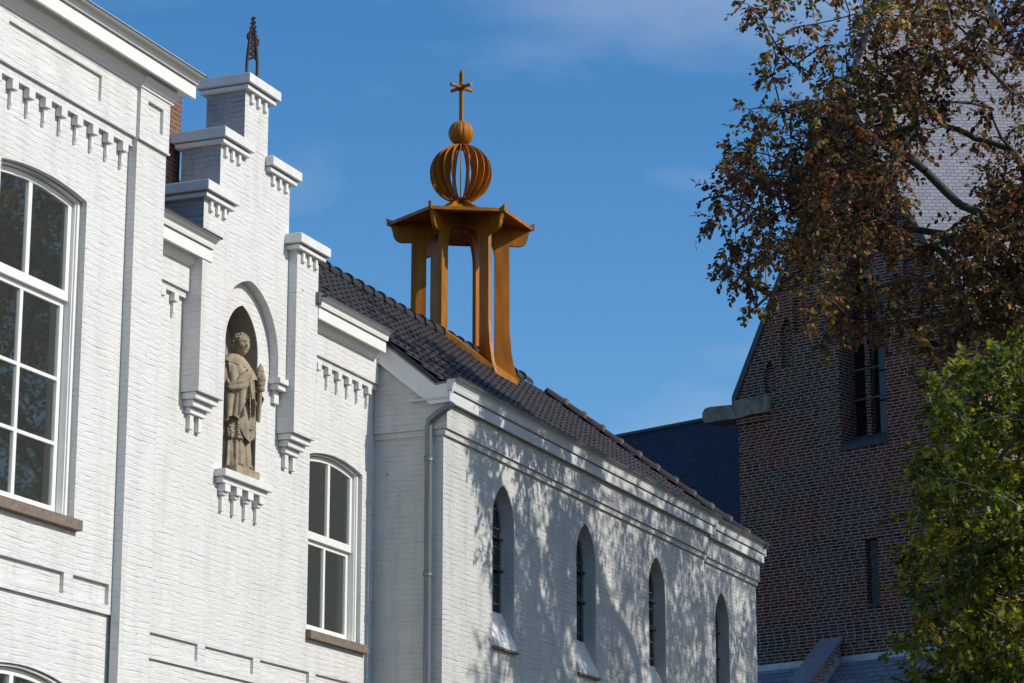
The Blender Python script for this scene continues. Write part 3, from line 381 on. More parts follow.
MAPLE_NEAR=[(27.47,5.93,8.09,0.25),(27.37,5.7,8.62,0.24),(27.38,6.22,7.74,0.25),(27.29,6.48,7.94,0.19),(26.81,5.73,8.25,0.21),(27.23,5.31,7.97,0.2),(27.8,5.65,7.81,0.24),(27.13,5.27,8.3,0.23),(27.35,6.2,8.37,0.21),(27.06,5.17,8.55,0.19),(26.69,6.32,8.08,0.24),(26.76,5.72,7.64,0.19),(27.37,5.61,8.11,0.21),(28.47,5.54,7.97,0.22),(28,5.92,8.62,0.26),(27.74,6.51,8.09,0.26),(27.5,6.2,8.33,0.24),(28.39,5.64,8.76,0.24),(28.44,5.47,8.38,0.25),(28.26,5.85,8.15,0.23),(27.68,5.99,7.94,0.22),(28.45,5.78,8.5,0.22),(27.98,6.4,7.9,0.25),(29.32,6.04,8.61,0.24),(29.29,6.47,8.32,0.23),(28.89,6.35,8.56,0.24),(28.76,6.58,8.69,0.21),(28.67,6.63,8.13,0.25),(29.37,6.18,9.02,0.27),(28.68,5.7,8.88,0.24),(29.73,5.78,8.74,0.24),(29.67,6.11,8.32,0.27),(29.66,5.72,8.41,0.24),(28.94,6.86,8.44,0.26),(26.9,5.9,6.87,0.25),(27.06,5.67,7.66,0.25),(27.37,6.19,6.72,0.24),(27.74,5.46,7.01,0.22),(27.35,5.88,7.33,0.23),(27.13,5.35,7.56,0.27),(27.17,6.24,7.28,0.22),(27.37,6.7,7.41,0.28),(27.34,6.56,6.9,0.21),(27.87,5.57,7.47,0.22),(27.31,5.7,6.77,0.23),(27.66,5.49,6.69,0.22),(26.62,6.03,7.52,0.21),(27.45,6.27,7.01,0.23),(26.69,6.43,7.02,0.26),(27.58,6.03,6.52,0.24),(27.88,5.71,7.25,0.28),(27.06,6.73,6.75,0.26),(26.99,6.38,7.44,0.22),(28.26,6.42,7.36,0.23),(27.94,5.67,7.57,0.21),(28.17,6.47,7.64,0.25),(27.59,6.57,7.29,0.21),(28.33,6.16,7.79,0.25),(28.2,6.06,6.7,0.25),(28.27,6.6,6.93,0.25),(28.27,6.81,7.68,0.28),(27.96,6.09,6.94,0.23),(27.77,6.8,7.05,0.21),(28.94,5.63,7.45,0.28),(28.59,5.72,7.98,0.29),(28.89,5.7,6.96,0.27),(27.95,5.93,7.49,0.25),(28.18,5.8,7.2,0.23),(28.77,5.92,6.8,0.26),(28.09,6.08,7.25,0.21),(28.11,5.42,7.55,0.29),(28.3,5.91,7.86,0.21),(29.33,5.98,8.17,0.22),(29.48,6.77,7.37,0.25),(29.11,7.1,7.18,0.25),(29.39,7,7.83,0.22),(29.09,6.46,7.01,0.23),(29.35,6.22,7.19,0.25),(29.47,5.76,7.05,0.28),(29.51,5.86,7.85,0.28),(29.54,5.93,7.5,0.25),(29.57,6.3,7.54,0.3),(29.43,6.7,7.87,0.29),(29.6,6.44,7.79,0.23),(29.73,6.25,6.99,0.25),(28.76,6.93,7.44,0.28),(29,6.8,7.01,0.23),(29.59,6.18,7.97,0.25),(29.08,6.49,8.04,0.26),(29.53,5.76,8.1,0.3),(29.76,6.04,7.26,0.28),(27.39,6.47,6.12,0.2),(28.14,7.05,6.27,0.23),(28.23,6.45,6.67,0.18),(27.84,6.78,5.78,0.22),(27.84,7.02,6.5,0.2),(27.44,6.67,6.51,0.2),(27.21,6.8,5.86,0.22),(27.45,6.69,6.29,0.17),(27,6.35,6.29,0.2),(27.13,6.53,5.89,0.22),(28.99,7.23,6.74,0.2),(28.94,7.1,6.24,0.2),(28.75,7.3,6.27,0.18),(28.55,6.44,6.63,0.19),(28.66,6.97,6.5,0.19),(29.18,6.82,6.63,0.24),(28.59,6.65,6.77,0.22),(28.35,6.99,5.89,0.19),(28.88,6.97,6.83,0.23),(28.7,6.8,6.33,0.21),(27.18,5.85,5.78,0.24),(27.52,5.42,5.77,0.27),(27.22,6.17,6.24,0.29),(27.74,6.05,5.15,0.27),(27.57,5.67,5.88,0.25),(28.25,5.59,4.89,0.3),(28.11,6.19,4.93,0.25),(27.2,5.43,6.49,0.25),(27.57,5.7,5.19,0.28),(27.84,6.43,5.85,0.28),(27.22,5.71,6.46,0.26),(27.46,5.82,5.37,0.22),(27.85,5.45,6.38,0.28),(28.02,6.27,5.53,0.22),(27.57,6.33,4.8,0.24),(27.55,6.36,5.1,0.27),(28.08,6.02,6.25,0.29),(28.25,5.63,5.5,0.22),(27.94,5.55,6.13,0.22),(27.51,5.82,4.78,0.25),(27.48,6,6.39,0.24),(27.54,6.4,5.53,0.24),(27.79,6.36,6.08,0.24),(28.25,5.59,5.18,0.28),(27.8,5.75,5.62,0.29),(27.99,5.73,6.36,0.3),(28.51,6.52,6.25,0.31),(29.31,5.81,5.41,0.32),(28.47,5.89,5.57,0.23),(28.76,5.74,6.75,0.27),(28.94,6.28,5.03,0.26),(28.92,5.71,6.41,0.3),(28.37,6.38,5.87,0.3),(28.7,6.43,5.42,0.29),(29.34,5.79,6.03,0.32),(29.05,5.91,6.22,0.28),(28.16,6.37,6.48,0.24),(28.2,5.9,6.64,0.27),(29.09,6.05,5.27,0.25),(28.09,6.09,6.27,0.29),(28.84,5.74,4.99,0.26),(29.04,6.72,5.24,0.27),(28.51,6.2,5.72,0.29),(28.87,6.01,5.92,0.23),(28.88,5.67,5.62,0.31),(28.79,6.63,5.68,0.28),(28.59,6.57,4.93,0.23),(29.29,6.31,5.42,0.3),(29.08,6.3,6.1,0.27),(29.05,5.99,6.48,0.27),(30.41,6.15,5.19,0.3),(29.54,6.76,5.99,0.27),(29.56,6.15,5.29,0.26),(29.97,6.56,5.15,0.3),(30.1,6.17,5.62,0.25),(29.22,6.65,6.43,0.33),(29.82,5.84,6.98,0.26),(30.09,6.84,5.61,0.31),(29.76,6.28,5.93,0.26),(29.82,6.36,6.23,0.26),(29.8,6.4,6.67,0.24),(29.36,5.84,6.45,0.29),(29.79,6.24,6.93,0.3),(29.28,6.11,6.37,0.23),(29.89,5.89,5.47,0.29),(29.07,6.48,6.14,0.25),(30.02,6.45,5.55,0.3),(29.33,5.82,6.17,0.27),(29.58,6.73,5.28,0.26),(29.43,5.81,5.79,0.23),(29.93,6.61,5.78,0.33),(29.17,6.53,6.67,0.28),(27.31,6.34,4.88,0.2),(27.81,7,5.12,0.2),(27.69,6.59,5.37,0.22),(27.16,6.69,5.54,0.19),(27.22,6.92,5.42,0.21),(27.65,6.77,4.93,0.18),(28.21,6.73,5.18,0.17),(29.32,6.82,5.2,0.19),(29.21,7.2,5.35,0.24),(30.02,7.36,5.19,0.19),(28.64,6.69,5.58,0.23),(28.9,7.31,5.67,0.22),(29.36,6.97,5.43,0.23),(29.61,7.13,5.98,0.22),(29.13,7.11,5.62,0.21),(29.32,7.44,5.21,0.21)]
MAPLE_CROWN=[(31.49,1.65,7.54,0.55),(37.12,1.45,8.18,0.52),(37.33,3.21,7.87,0.5),(35.18,4.58,7.36,0.51),(37.06,2.95,9.77,0.64),(36.93,5.11,5.92,0.59),(37.76,3.41,7.02,0.5),(35.01,4.14,5.1,0.58),(33.47,5.48,8.75,0.68),(32.69,2.51,9.03,0.5),(30.68,1.18,6.24,0.46),(37.33,-0.28,7.34,0.63),(36.52,3.06,4.31,0.63),(36.21,0.54,6.33,0.61),(36.6,4.44,8.08,0.64),(34.49,0.42,7.48,0.46),(35.29,5.59,7.51,0.66),(35.35,1.06,9.25,0.52),(33.05,0.9,4.49,0.67),(32.07,1.29,4.13,0.48),(32.54,5.64,5.03,0.64),(34.22,1.53,4.7,0.48),(36.93,2.03,7.31,0.58),(32.5,5.75,6.63,0.47),(37.34,1.47,5.75,0.51),(31.09,3.61,7.62,0.56),(33.2,0.15,6.98,0.49),(34.46,2.21,9.7,0.64),(33.66,2.41,3.6,0.46),(33.19,0.93,7.85,0.57),(31,3.76,8.56,0.59),(35.63,1.57,9.99,0.56),(35.19,0.55,6.79,0.66),(36.94,-0.27,6.23,0.62),(35.1,4.14,3.76,0.48),(36.52,4.82,9.18,0.49),(31.89,0.18,6.72,0.61),(34.37,4.31,4.49,0.45),(37.49,4.87,8.23,0.65),(37.88,2.26,8.06,0.55),(36.3,4.22,6.3,0.45),(31.45,3.61,6.3,0.65),(35.04,-0.97,5.12,0.61),(32.43,2.57,4.78,0.61),(36.89,3.85,4.76,0.59),(33.04,3.71,4.25,0.45),(34.33,1.94,3.06,0.55),(31.73,4.81,6.88,0.53),(35.11,0.53,4.9,0.69),(36.59,0.66,4.81,0.51),(34.09,3.98,9.49,0.52),(31.45,1.88,4.9,0.69),(32.14,0.92,8,0.64),(34.62,5.42,6.81,0.49),(32.96,4.42,8.25,0.47),(34.17,6.01,6.04,0.46),(34.86,2.88,3.9,0.49),(31.35,2.72,9.03,0.49),(36.16,5.6,8.36,0.52),(33.69,1.45,9.14,0.46),(32.69,1.7,7.95,0.65),(31.18,0.87,5.34,0.57),(32.25,2.57,6.2,0.63),(36.02,2.51,9.02,0.64),(34.32,5.19,9.13,0.6),(35.97,5.91,5.47,0.67),(30.59,2.35,6.91,0.52),(37.71,3.39,4.74,0.53),(33.3,0.52,8.81,0.64),(33.32,4.37,5.05,0.58),(33.77,2.56,10.33,0.66),(32.5,0.97,6.5,0.66),(34.99,5.18,4.37,0.69),(33.89,1.49,10.3,0.67),(34.46,0.94,8.65,0.56),(32.23,5.47,7.93,0.56),(35.87,-0.3,8.55,0.5),(36.24,5.17,6.86,0.46),(32.82,4.91,5.95,0.61),(34.95,-0.38,8.42,0.52),(32.26,2.81,9.87,0.64),(34.02,-0.67,8.83,0.64),(32.9,1.55,9.85,0.68),(34.03,3.35,4.69,0.67),(38.18,3.81,6.28,0.48),(33.92,0.58,4.48,0.57),(38.1,3.65,8.39,0.57),(35.44,5.6,9.07,0.62),(32.35,3.95,3.49,0.58),(35.77,3.67,9.85,0.46),(37.2,4.31,5.48,0.5),(33.53,0.33,3.67,0.53),(31.52,4.52,5.03,0.45),(35.03,-0.36,6.38,0.47),(32.22,-0.5,7.45,0.62),(38,0.95,7.68,0.64),(33.58,-0.91,6.9,0.65),(34.07,-0.42,5.04,0.68),(32.81,0,5.98,0.65),(36.24,2.88,10.2,0.64),(37.25,1.02,6.88,0.5),(36.59,2.24,5.55,0.54),(36.29,6.09,6.75,0.61),(33.22,5.11,7.23,0.47),(32.13,2.84,3.59,0.57),(37.78,1.99,4.64,0.64),(35.84,2.54,3.66,0.55),(34.64,4.89,5.57,0.51),(31.72,5.27,5.87,0.46),(36.06,0.55,9.91,0.66)]

# ------------------------------------------------------------------ ground
g = MB(); g.box(-300, 500, -300, 500, -0.3, 0.0); tag(g.build('ground', M['paving']), kind='structure')

# ------------------------------------------------------------------ sash windows
def sash_window(root, x0, x1, z0, zs, rise, Y, rail, lower_bars, mw=0.10, mull=None):
    """two lights wide, segmental head, upper sash in front of the lower one. Y = front of the box frame"""
    c = (x0+x1)/2 if mull is None else mull
    top = zs+rise
    f = MB()
    f.plate(seg_arch(x0, x1, z0, zs, rise), [seg_arch(x0+0.075, x1-0.075, z0+0.05, zs-0.015, rise*0.9)], FX, Y, Y+0.14)
    f.plate(seg_arch(x0+0.018, x1-0.018, z0+0.01, zs-0.006, rise*0.96), [seg_arch(x0+0.058, x1-0.058, z0+0.04, zs-0.02, rise*0.9)], FX, Y-0.018, Y)
    win = f.build('window_frame', M['wood'], root, bevel=0.004)
    def arch_z(x):
        h = (x1-x0)/2; r = (h*h+rise*rise)/(2*rise); cc = (x0+x1)/2
        return zs+rise-r+math.sqrt(max(0, r*r-(x-cc)**2))
    a, b = x0+0.08, x1-0.08; s = 0.062
    u = MB()                                             # upper sash
    u.plate(seg_arch(a, b, rail-0.02, zs-0.02, rise*0.88), [seg_arch(a+s, c-0.035, rail+0.075, arch_z(a+s)-0.115, 0.001+(arch_z(c-0.035)-arch_z(a+s))*0.9, 8) if False else
            [(a+s, rail+0.075), (c-0.032, rail+0.075)]+[(c-0.032+(a+s-c+0.032)*i/8, arch_z(c-0.032+(a+s-c+0.032)*i/8)-0.095) for i in range(9)],
            [(c+0.032, rail+0.075), (b-s, rail+0.075)]+[(b-s+(c+0.032-b+s)*i/8, arch_z(b-s+(c+0.032-b+s)*i/8)-0.095) for i in range(9)]], FX, Y+0.035, Y+0.075)
    us = u.build('upper_sash', M['wood'], win, bevel=0.004)
    gp = MB(); gp.plate([(a+0.02, rail), (b-0.02, rail), (b-0.02, arch_z(b)-0.05), (c, top-0.06), (a+0.02, arch_z(a)-0.05)], [], FX, Y+0.055, Y+0.059)
    gp.build('pane', M['glass'], us)
    l = MB(); rows = [z0+0.125]+[q for z in lower_bars for q in (z-0.018, z+0.018)]+[rail-0.075]
    holes = []
    for i in range(0, len(rows), 2):
        for (p, q) in ((a+s, c-0.026), (c+0.026, b-s)): holes.append([(p, rows[i]), (q, rows[i]), (q, rows[i+1]), (p, rows[i+1])])
    l.plate([(a, z0+0.05), (b, z0+0.05), (b, rail+0.015), (a, rail+0.015)], holes, FX, Y+0.080, Y+0.122)
    ls = l.build('lower_sash', M['wood'], win, bevel=0.004)
    gp = MB(); gp.box(a+0.02, b-0.02, Y+0.10, Y+0.104, z0+0.07, rail); gp.build('pane', M['glass'], ls)
    return win
def stone_sill(root, x0, x1, Y, ztop, h=0.10, proj=0.07):
    s = MB(); s.prof([(Y-proj, ztop-h), (Y+0.12, ztop-h), (Y+0.12, ztop+0.03), (Y-proj, ztop)], x0, x1, lambda x, y, z: (x, y, z))
    return s.build('window_sill', M['sill'], root, bevel=0.006)
def curtains(x0, x1, Y, z0, z1, label, cat='curtain'):
    m = MB(); n = int((x1-x0)/0.012); rows = []
    for z in (z0, z1): rows.append([(x0+(x1-x0)*i/n, Y+0.028*math.sin(i*0.62)+0.012*math.sin(i*0.23+1), z) for i in range(n+1)])
    m.grid(rows); o = m.build('curtain', M['curtain'], fix=False)
    return tag(o, label, cat, 'curtains behind the windows')
def corbel_meshes(Yw, hw=0.105, hh=0.10, hp=0.07, dw=0.034, dh=0.135):
    m = MB(); m.box(-hw/2, hw/2, -hp, 0.0, 0, hh); m.box(-dw/2, dw/2, -0.035, 0.0, -dh, -0.002)
    m.prof([(-0.035, -dh-0.001), (0, -dh-0.001), (0, -dh-0.05), (-0.012, -dh-0.05)], -dw/2, dw/2, lambda x, y, z: (x, y, z))
    return m
def place_row(mb, name, mat, root, pts, bevel=0.006):
    o = mb.build(name, mat, root, bevel=bevel); o.location = pts[0]; res = [o]
    for p in pts[1:]:
        c = o.copy(); COL.objects.link(c); c.location = p; c.parent = root; res.append(c)
    return res

# ------------------------------------------------------------------ left building
LB = thing('white_building', (22.0, 13.5, 0), 'tall white painted brick building on the left with a plain corner pilaster', 'building')
Y0 = 13.5
BW = (19.75, 21.25)
mb = MB(); L2 = 16.55
holes = []
for x0, x1 in (BW, (L2, L2+1.5)):
    holes += [seg_arch(x0, x1, 6.16, 9.35, 0.075), seg_arch(x0, x1, 1.5, 4.61, 0.09)]
mb.plate([(9, 5.352), (22.55, 5.352), (22.55, 10.86), (9, 10.86)], [h for i, h in enumerate(holes) if i % 2 == 0]+
         [[(19.90, 5.44), (21.118, 5.44), (21.118, 5.645), (19.90, 5.645)], [(21.278, 5.44), (21.93, 5.44), (21.93, 5.645), (21.278, 5.645)], [(18.2, 5.44), (19.74, 5.44), (19.74, 5.645), (18.2, 5.645)]], FX, Y0, Y0+0.04, back=False)
mb.plate([(9, 5.352), (22.55, 5.352), (22.55, 10.86), (9, 10.86)], [h for i, h in enumerate(holes) if i % 2 == 0], FX, Y0+0.04, Y0+0.36)
mb.plate([(9, 0), (22.55, 0), (22.55, 5.350), (9, 5.350)], [h for i, h in enumerate(holes) if i % 2 == 1], FX, Y0+0.038, Y0+0.36)
mb.box(9.0, 9.3, Y0+0.37, 21, 0, 10.85); mb.box(22.25, 22.55, Y0+0.37, 21, 0, 10.85); mb.box(9.31, 22.24, 20.7, 21, 0, 10.85)
mb.box(9.31, 22.24, Y0+0.37, 20.69, 5.15, 5.25); mb.box(18.9, 19.0, Y0+0.37, 18, 0, 5.14); mb.box(18.9, 19.0, Y0+0.37, 18, 5.26, 10.8)
mb.build('wall', M['white_brick'], LB)
# frieze with sunk panels, string and corbel table
mb = MB()
mb.plate([(9, 10.235), (21.985, 10.235), (21.985, 10.86), (9, 10.86)], [[(19.64, 10.39), (21.295, 10.39), (21.295, 10.665), (19.64, 10.665)], [(16.6, 10.39), (19.2, 10.39), (19.2, 10.665), (16.6, 10.665)]], FX, Y0-0.085, Y0-0.055)
mb.plate([(9, 10.235), (21.985, 10.235), (21.985, 10.86), (9, 10.86)], [], FX, Y0-0.055, Y0-0.003)
mb.box(9, 21.985, Y0-0.05, Y0-0.003, 10.14, 10.232)
mb.build('frieze', M['white_brick'], LB)
place_row(corbel_meshes(Y0), 'corbel', M['cap'], LB, [(19.818+0.2853*i, Y0-0.004, 10.037) for i in range(-5, 8)])
# pilaster
mb = MB()
mb.plate([(21.985, 0), (22.565, 0), (22.565, 10.215), (21.985, 10.215)], [], FX, Y0-0.10, Y0-0.002)
mb.plate([(21.985, 10.235), (22.575, 10.235), (22.575, 10.86), (21.985, 10.86)], [[(22.135, 10.39), (22.44, 10.39), (22.44, 10.672), (22.135, 10.672)]], FX, Y0-0.125, Y0-0.09)
mb.plate([(21.985, 10.235), (22.575, 10.235), (22.575, 10.86), (21.985, 10.86)], [], FX, Y0-0.09, Y0-0.002)
mb.box(21.975, 22.585, Y0-0.135, Y0-0.002, 10.215, 10.235)
mb.build('pilaster', M['white_brick'], LB)
# cornice
def cornice(root, x0, x1, Yw, zb, fasc, top, over, endret=0.0, bed=True, wrap=None, mat='wood', depth=0.5, lift=0.0):
    """bed mould, soffit, fascia, moulded gutter, dark edge"""
    I = lambda x, y, z: (x, y, z); yf = Yw-over
    if bed:
        b = MB()
        b.prof([(Yw+0.02, zb-0.03), (Yw-0.015, zb-0.03), (Yw-0.02, zb-0.005), (Yw-0.04, zb+0.0), (Yw-0.09, zb+0.075), (Yw-0.10, zb+0.10+lift*.5), (Yw+0.02, zb+0.10+lift*.5)], x0, x1-endret, I)
        if wrap: b.prof([(Yw+0.02, zb-0.028), (Yw-wrap[2]-0.015, zb-0.028), (Yw-wrap[2]-0.02, zb-0.003), (Yw-wrap[2]-0.04, zb+0.002), (Yw-0.09-wrap[2], zb+0.07), (Yw+0.02, zb+0.093)], wrap[0], wrap[1], I)
        b.build('bed_mould', M[mat], root)
    f = MB(); H = fasc; zb += lift
    f.box(x0, x1, yf, yf+0.035, zb+0.012, zb+0.012+H)                     # fascia
    f.box(x0, x1, yf+0.036, Yw+depth, zb+0.060, zb+0.085)                 # soffit
    f.build('fascia', M[mat], root, bevel=0.003)
    g = MB(); z = zb+0.014+H; t = top-z
    pr = [(yf+0.02, z-0.004), (yf+0.02, z+0.016), (yf-0.028, z+0.016), (yf-0.032, z+0.036)]
    for i in range(7):                                                    # ogee
        a = i/6*math.pi/2; pr.append((yf-0.035-0.055*(1-math.cos(a)), z+0.040+(t*0.5)*math.sin(a)))
    pr += [(yf-0.070, z+0.045+t*0.5), (yf-0.070, z+0.060+t*0.5), (yf-0.115, z+0.060+t*0.5), (yf-0.115, z+t*0.84), (yf+0.045, z+t*0.84), (yf+0.045, z-0.004)]
    g.prof(pr, x0-0.0, x1+0.0, I)
    gg = g.build('gutter', M[mat], root)
    e = MB(); e.prof([(yf-0.122, z+t*0.845), (yf-0.122, z+t), (yf+0.10, z+t*1.05), (yf+0.10, z+t*0.845)], x0, x1+0.01, I)
    e.build('gutter_edge', M['dark_edge'], gg)
cornice(LB, 9, 22.81, Y0-0.085, 10.80, 0.135, 11.125, 0.205, wrap=(21.97, 22.62, 0.04), endret=0.2, lift=0.075)
rf = MB(); rf.prof([(13.25, 11.0), (17.5, 12.4), (21.3, 11.0)], 9, 22.6, lambda x, y, z: (x, y, z)); rf.build('roof', M['dark_slate'], LB)
# windows
for k, dx in ((0, 0), (1, L2-BW[0])):
    sash_window(LB, BW[0]+dx, BW[1]+dx, 6.165, 9.35, 0.075, Y0+0.085, 8.34, (6.90, 7.535), mull=20.44+dx if k == 0 else None)
    sash_window(LB, BW[0]+dx, BW[1]+dx, 1.5, 4.61, 0.09, Y0+0.085, 3.7, (2.2, 2.9))
    stone_sill(LB, 19.55+dx if k else 19.62, 21.30+dx, Y0, 6.165, 0.105, 0.075); stone_sill(LB, 19.65+dx, 21.35+dx, Y0+0.03, 1.5)
adopt(LB)
curtains(21.0, 21.56, Y0+0.42, 6.2, 9.4, 'grey green curtain at the right side of the large left upper window')

# ------------------------------------------------------------------ gabled wing
Yw, Yp, Yg = 14.78, 14.66, 14.54
WG = thing('gabled_wing', (26.8, 14.8, 0), 'white painted brick wing with a stepped gable and a pointed statue niche', 'building')
niche = pointed(26.385, 27.19, 7.70, 9.27, 9.80)
SW = (28.60, 30.09)
beltholes = [[(a, 5.44), (b, 5.44), (b, 5.635), (a, 5.635)] for a, b in ((24.75, 25.945), (26.111, 27.262), (27.428, 28.691), (28.871, 30.1), (23.4, 24.58))]
mb = MB()
mb.plate([(22.57, 5.352), (30.432, 5.352), (30.432, 10.0), (22.57, 10.0)], [niche, seg_arch(*SW, 6.13, 8.345, 0.095)]+beltholes, FX, Yw, Yw+0.035, back=False)
mb.plate([(22.57, 5.352), (30.432, 5.352), (30.432, 10.0), (22.57, 10.0)], [niche, seg_arch(*SW, 6.13, 8.345, 0.095)], FX, Yw+0.035, Yw+0.34)
mb.plate([(22.57, 0), (30.432, 0), (30.432, 5.350), (22.57, 5.350)], [], FX, Yw+0.033, Yw+0.34)
mb.box(22.57, 30.43, 19.7, 20.0, 0, 9.6); mb.box(28.2, 28.3, Yw+0.35, 19.69, 0, 9.6)
mb.build('wall', M['white_brick'], WG)
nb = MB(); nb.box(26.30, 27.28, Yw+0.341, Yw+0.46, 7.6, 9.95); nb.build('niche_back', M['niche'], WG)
# plaster lining of the niche, 4 mm inside the opening
nl = MB(); ins = pointed(26.389, 27.186, 7.704, 9.27, 9.795)
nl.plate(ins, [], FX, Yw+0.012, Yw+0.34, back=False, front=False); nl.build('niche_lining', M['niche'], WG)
# gable: central stepped panel in front of the wall plane, pointed recess round the niche
def stepped(o=0.0): return None
outer = [(25.95, 9.08), (26.02, 9.08)]
arch = pointed(26.04, 27.49, 9.06, 9.25, 10.08, 14)[1:]         # right foot ... apex ... left foot
left = [(26.04, 9.08)]
poly = [(25.372, 9.80), (25.95, 9.80), (25.95, 9.08), (26.04, 9.08)]+[p for p in reversed(arch)]+[(27.70, 9.06), (27.70, 9.80), (28.278, 9.80), (28.278, 10.72), (27.69, 10.72), (27.69, 11.56), (27.09, 11.56), (27.09, 12.41), (26.50, 12.41), (26.50, 11.56), (25.94, 11.56), (25.94, 10.72), (25.372, 10.72)]
clean = []
for p in poly:
    if not clean or (abs(p[0]-clean[-1][0])+abs(p[1]-clean[-1][1])) > 1e-4: clean.append(p)
mb = MB(); mb.plate(clean, [], FX, Yp, Yw-0.002)
up = [(25.372, 10.001), (28.278, 10.001), (28.278, 10.72), (27.69, 10.72), (27.69, 11.56), (27.09, 11.56), (27.09, 12.41), (26.50, 12.41), (26.50, 11.56), (25.94, 11.56), (25.94, 10.72), (25.372, 10.72)]
mb.plate(up, [], FX, Yw-0.002, 15.19)
mb.build('gable', M['white_brick'], WG)
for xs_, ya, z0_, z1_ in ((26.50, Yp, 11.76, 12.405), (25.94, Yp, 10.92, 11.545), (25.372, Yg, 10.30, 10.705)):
    sd = MB(); sd.box(xs_-0.007, xs_-0.001, ya+0.001, 15.189, z0_, z1_); sd.build('gable_side', M['gable_side_brick'], WG)  # thin added plate carrying the painted shade of each step's left face
for x0, x1, zb in ((25.372, 25.95, 8.43), (27.70, 28.278, 8.42)):
    s = MB(); s.box(x0, x1, Yg, Yp-0.002, zb, 10.72); s.box(x0, x1, Yp-0.002, Yw-0.002, zb, 9.80)
    b = s.build('gable_strip', M['white_brick'], WG)
    c = MB()
    for i, (ins_, pr) in enumerate(((0.05, 0.19), (0.12, 0.135), (0.19, 0.08))):
        c.box(x0+0.001+ins_*0.55, x1-0.001-ins_*0.55, Yw-pr, Yw-0.003, zb-0.075*(i+1), zb-0.075*i-0.004)
    for cx in (x0+0.19, x1-0.19): c.box(cx-0.04, cx+0.04, Yw-0.055, Yw-0.003, zb-0.40, zb-0.229)
    c.build('strip_corbel', M['cap'], b, bevel=0.005)
for x0, x1 in ((27.47, 27.71),):
    c = MB(); c.box(x0, x1, Yp-0.045, Yw-0.003, 8.99, 9.058); c.box(x0+0.03, x1-0.01, Yp-0.005, Yw-0.003, 8.92, 8.988); c.box(x0+0.07, x1-0.05, Yw-0.05, Yw-0.003, 8.76, 8.918)
    c.build('arch_corbel', M['cap'], WG, bevel=0.005)
# step caps
def cap(x0, x1, yf, z, oL, oR, dents, name='gable_cap'):
    m = MB()
    m.box(x0-oL*0.7, x1+oR*0.7, yf-0.07, 15.19+0.06, z-0.20, z-0.150); m.box(x0-oL*0.3, x1+oR*0.3, yf-0.03, 15.19+0.02, z-0.149, z-0.133)
    c = m.build(name, M['cap'], WG, bevel=0.004)
    t = MB(); a, b, ya, yb = x0-oL*1.15, x1+oR*1.15, yf-0.115, 15.19+0.1
    t.box(a, b, ya, yb, z-0.132, z-0.02); t.box(a+0.03, b-0.03, ya+0.03, yb-0.03, z-0.022, z)
    t.build('cap_slab', M['cap'], c, bevel=0.004)
    dm = MB(); dm.box(-0.027, 0.027, -0.035, 0, -0.125, 0); dm.prof([(-0.035, -0.126), (0, -0.126), (0, -0.15)], -0.027, 0.027, lambda x, y, z: (x, y, z))
    place_row(dm, 'dentil', M['cap'], c, [(x, yf-0.002, z-0.203) for x in dents], 0.004)
O = 0.095
cap(26.50, 27.09, Yp, 12.61, O, O, (26.63, 26.80, 26.97))
cap(25.94, 26.496, Yp, 11.75, O, 0.07, (26.03, 26.19, 26.35)); cap(27.094, 27.69, Yp, 11.75, 0.05, O, (27.22, 27.39, 27.56))
cap(25.372, 25.94, Yg, 10.91, O, 0.07, (25.50, 25.66, 25.82)); cap(27.69, 28.278, Yg, 10.91, 0.09, O, (27.82, 27.99, 28.16))
# statue shelf
m = MB(); m.box(26.20, 27.37, Yw-0.155, Yw+0.30, 7.615, 7.70); m.box(26.24, 27.33, Yw-0.10, Yw-0.003, 7.545, 7.612)
sh = m.build('statue_shelf', M['cap'], WG, bevel=0.005)
cm = MB(); cm.box(-0.065, 0.065, -0.10, 0, -0.09, 0); cm.box(-0.05, 0.05, -0.065, 0, -0.13, -0.092); cm.box(-0.028, 0.028, -0.04, 0, -0.32, -0.132)
place_row(cm, 'shelf_corbel', M['cap'], sh, [(x, Yw-0.003, 7.541) for x in (26.36, 26.64, 26.92, 27.20)])
# eaves of the wing left and right of the gable
for x0, x1, xs in ((22.6, 25.37, [23.1+0.288*i for i in range(8)]), (28.28, 30.43, [28.70+0.2885*i for i in range(6)])):
    m = MB(); m.box(x0, x1, Yw-0.085, Yw-0.003, 9.60, 10.02); m.box(x0, x1, Yw-0.05, Yw-0.003, 9.525, 9.597); m.build('frieze', M['white_brick'], WG)
    place_row(corbel_meshes(Yw, 0.10, 0.095, 0.065), 'corbel', M['cap'], WG, [(x, Yw-0.004, 9.428) for x in xs if x < x1-0.03])
cornice(WG, 22.6, 25.58, Yw-0.085, 9.925, 0.135, 10.27, 0.17, lift=0.045); cornice(WG, 28.28, 30.22, Yw-0.085, 9.925, 0.135, 10.27, 0.17, lift=0.045)
m = MB(); m.box(28.21, 28.40, Yg-0.05, Yg-0.003, 10.16, 10.30); m.build('gutter_end', M['zinc'], WG)
sash_window(WG, *SW, 6.135, 8.345, 0.095, Yw+0.07, 7.34, ())
stone_sill(WG, 28.58, 30.20, Yw, 6.14, 0.105, 0.075)
for a, b, l in ((29.15, 29.50, 'grey curtain at the left side of the narrow window beside the chapel'), (29.95, 30.40, 'grey curtain at the right side of the narrow window beside the chapel')):
    curtains(a, b, Yw+0.34+0.06, 6.2, 8.4, l)
# brick chimney behind the gable
m = MB(); m.box(25.50, 26.12, 15.32, 15.95, 9.9, 12.30); m.box(25.46, 26.15, 15.29, 15.99, 12.301, 12.40); m.build('chimney', M['brown_brick'], WG)
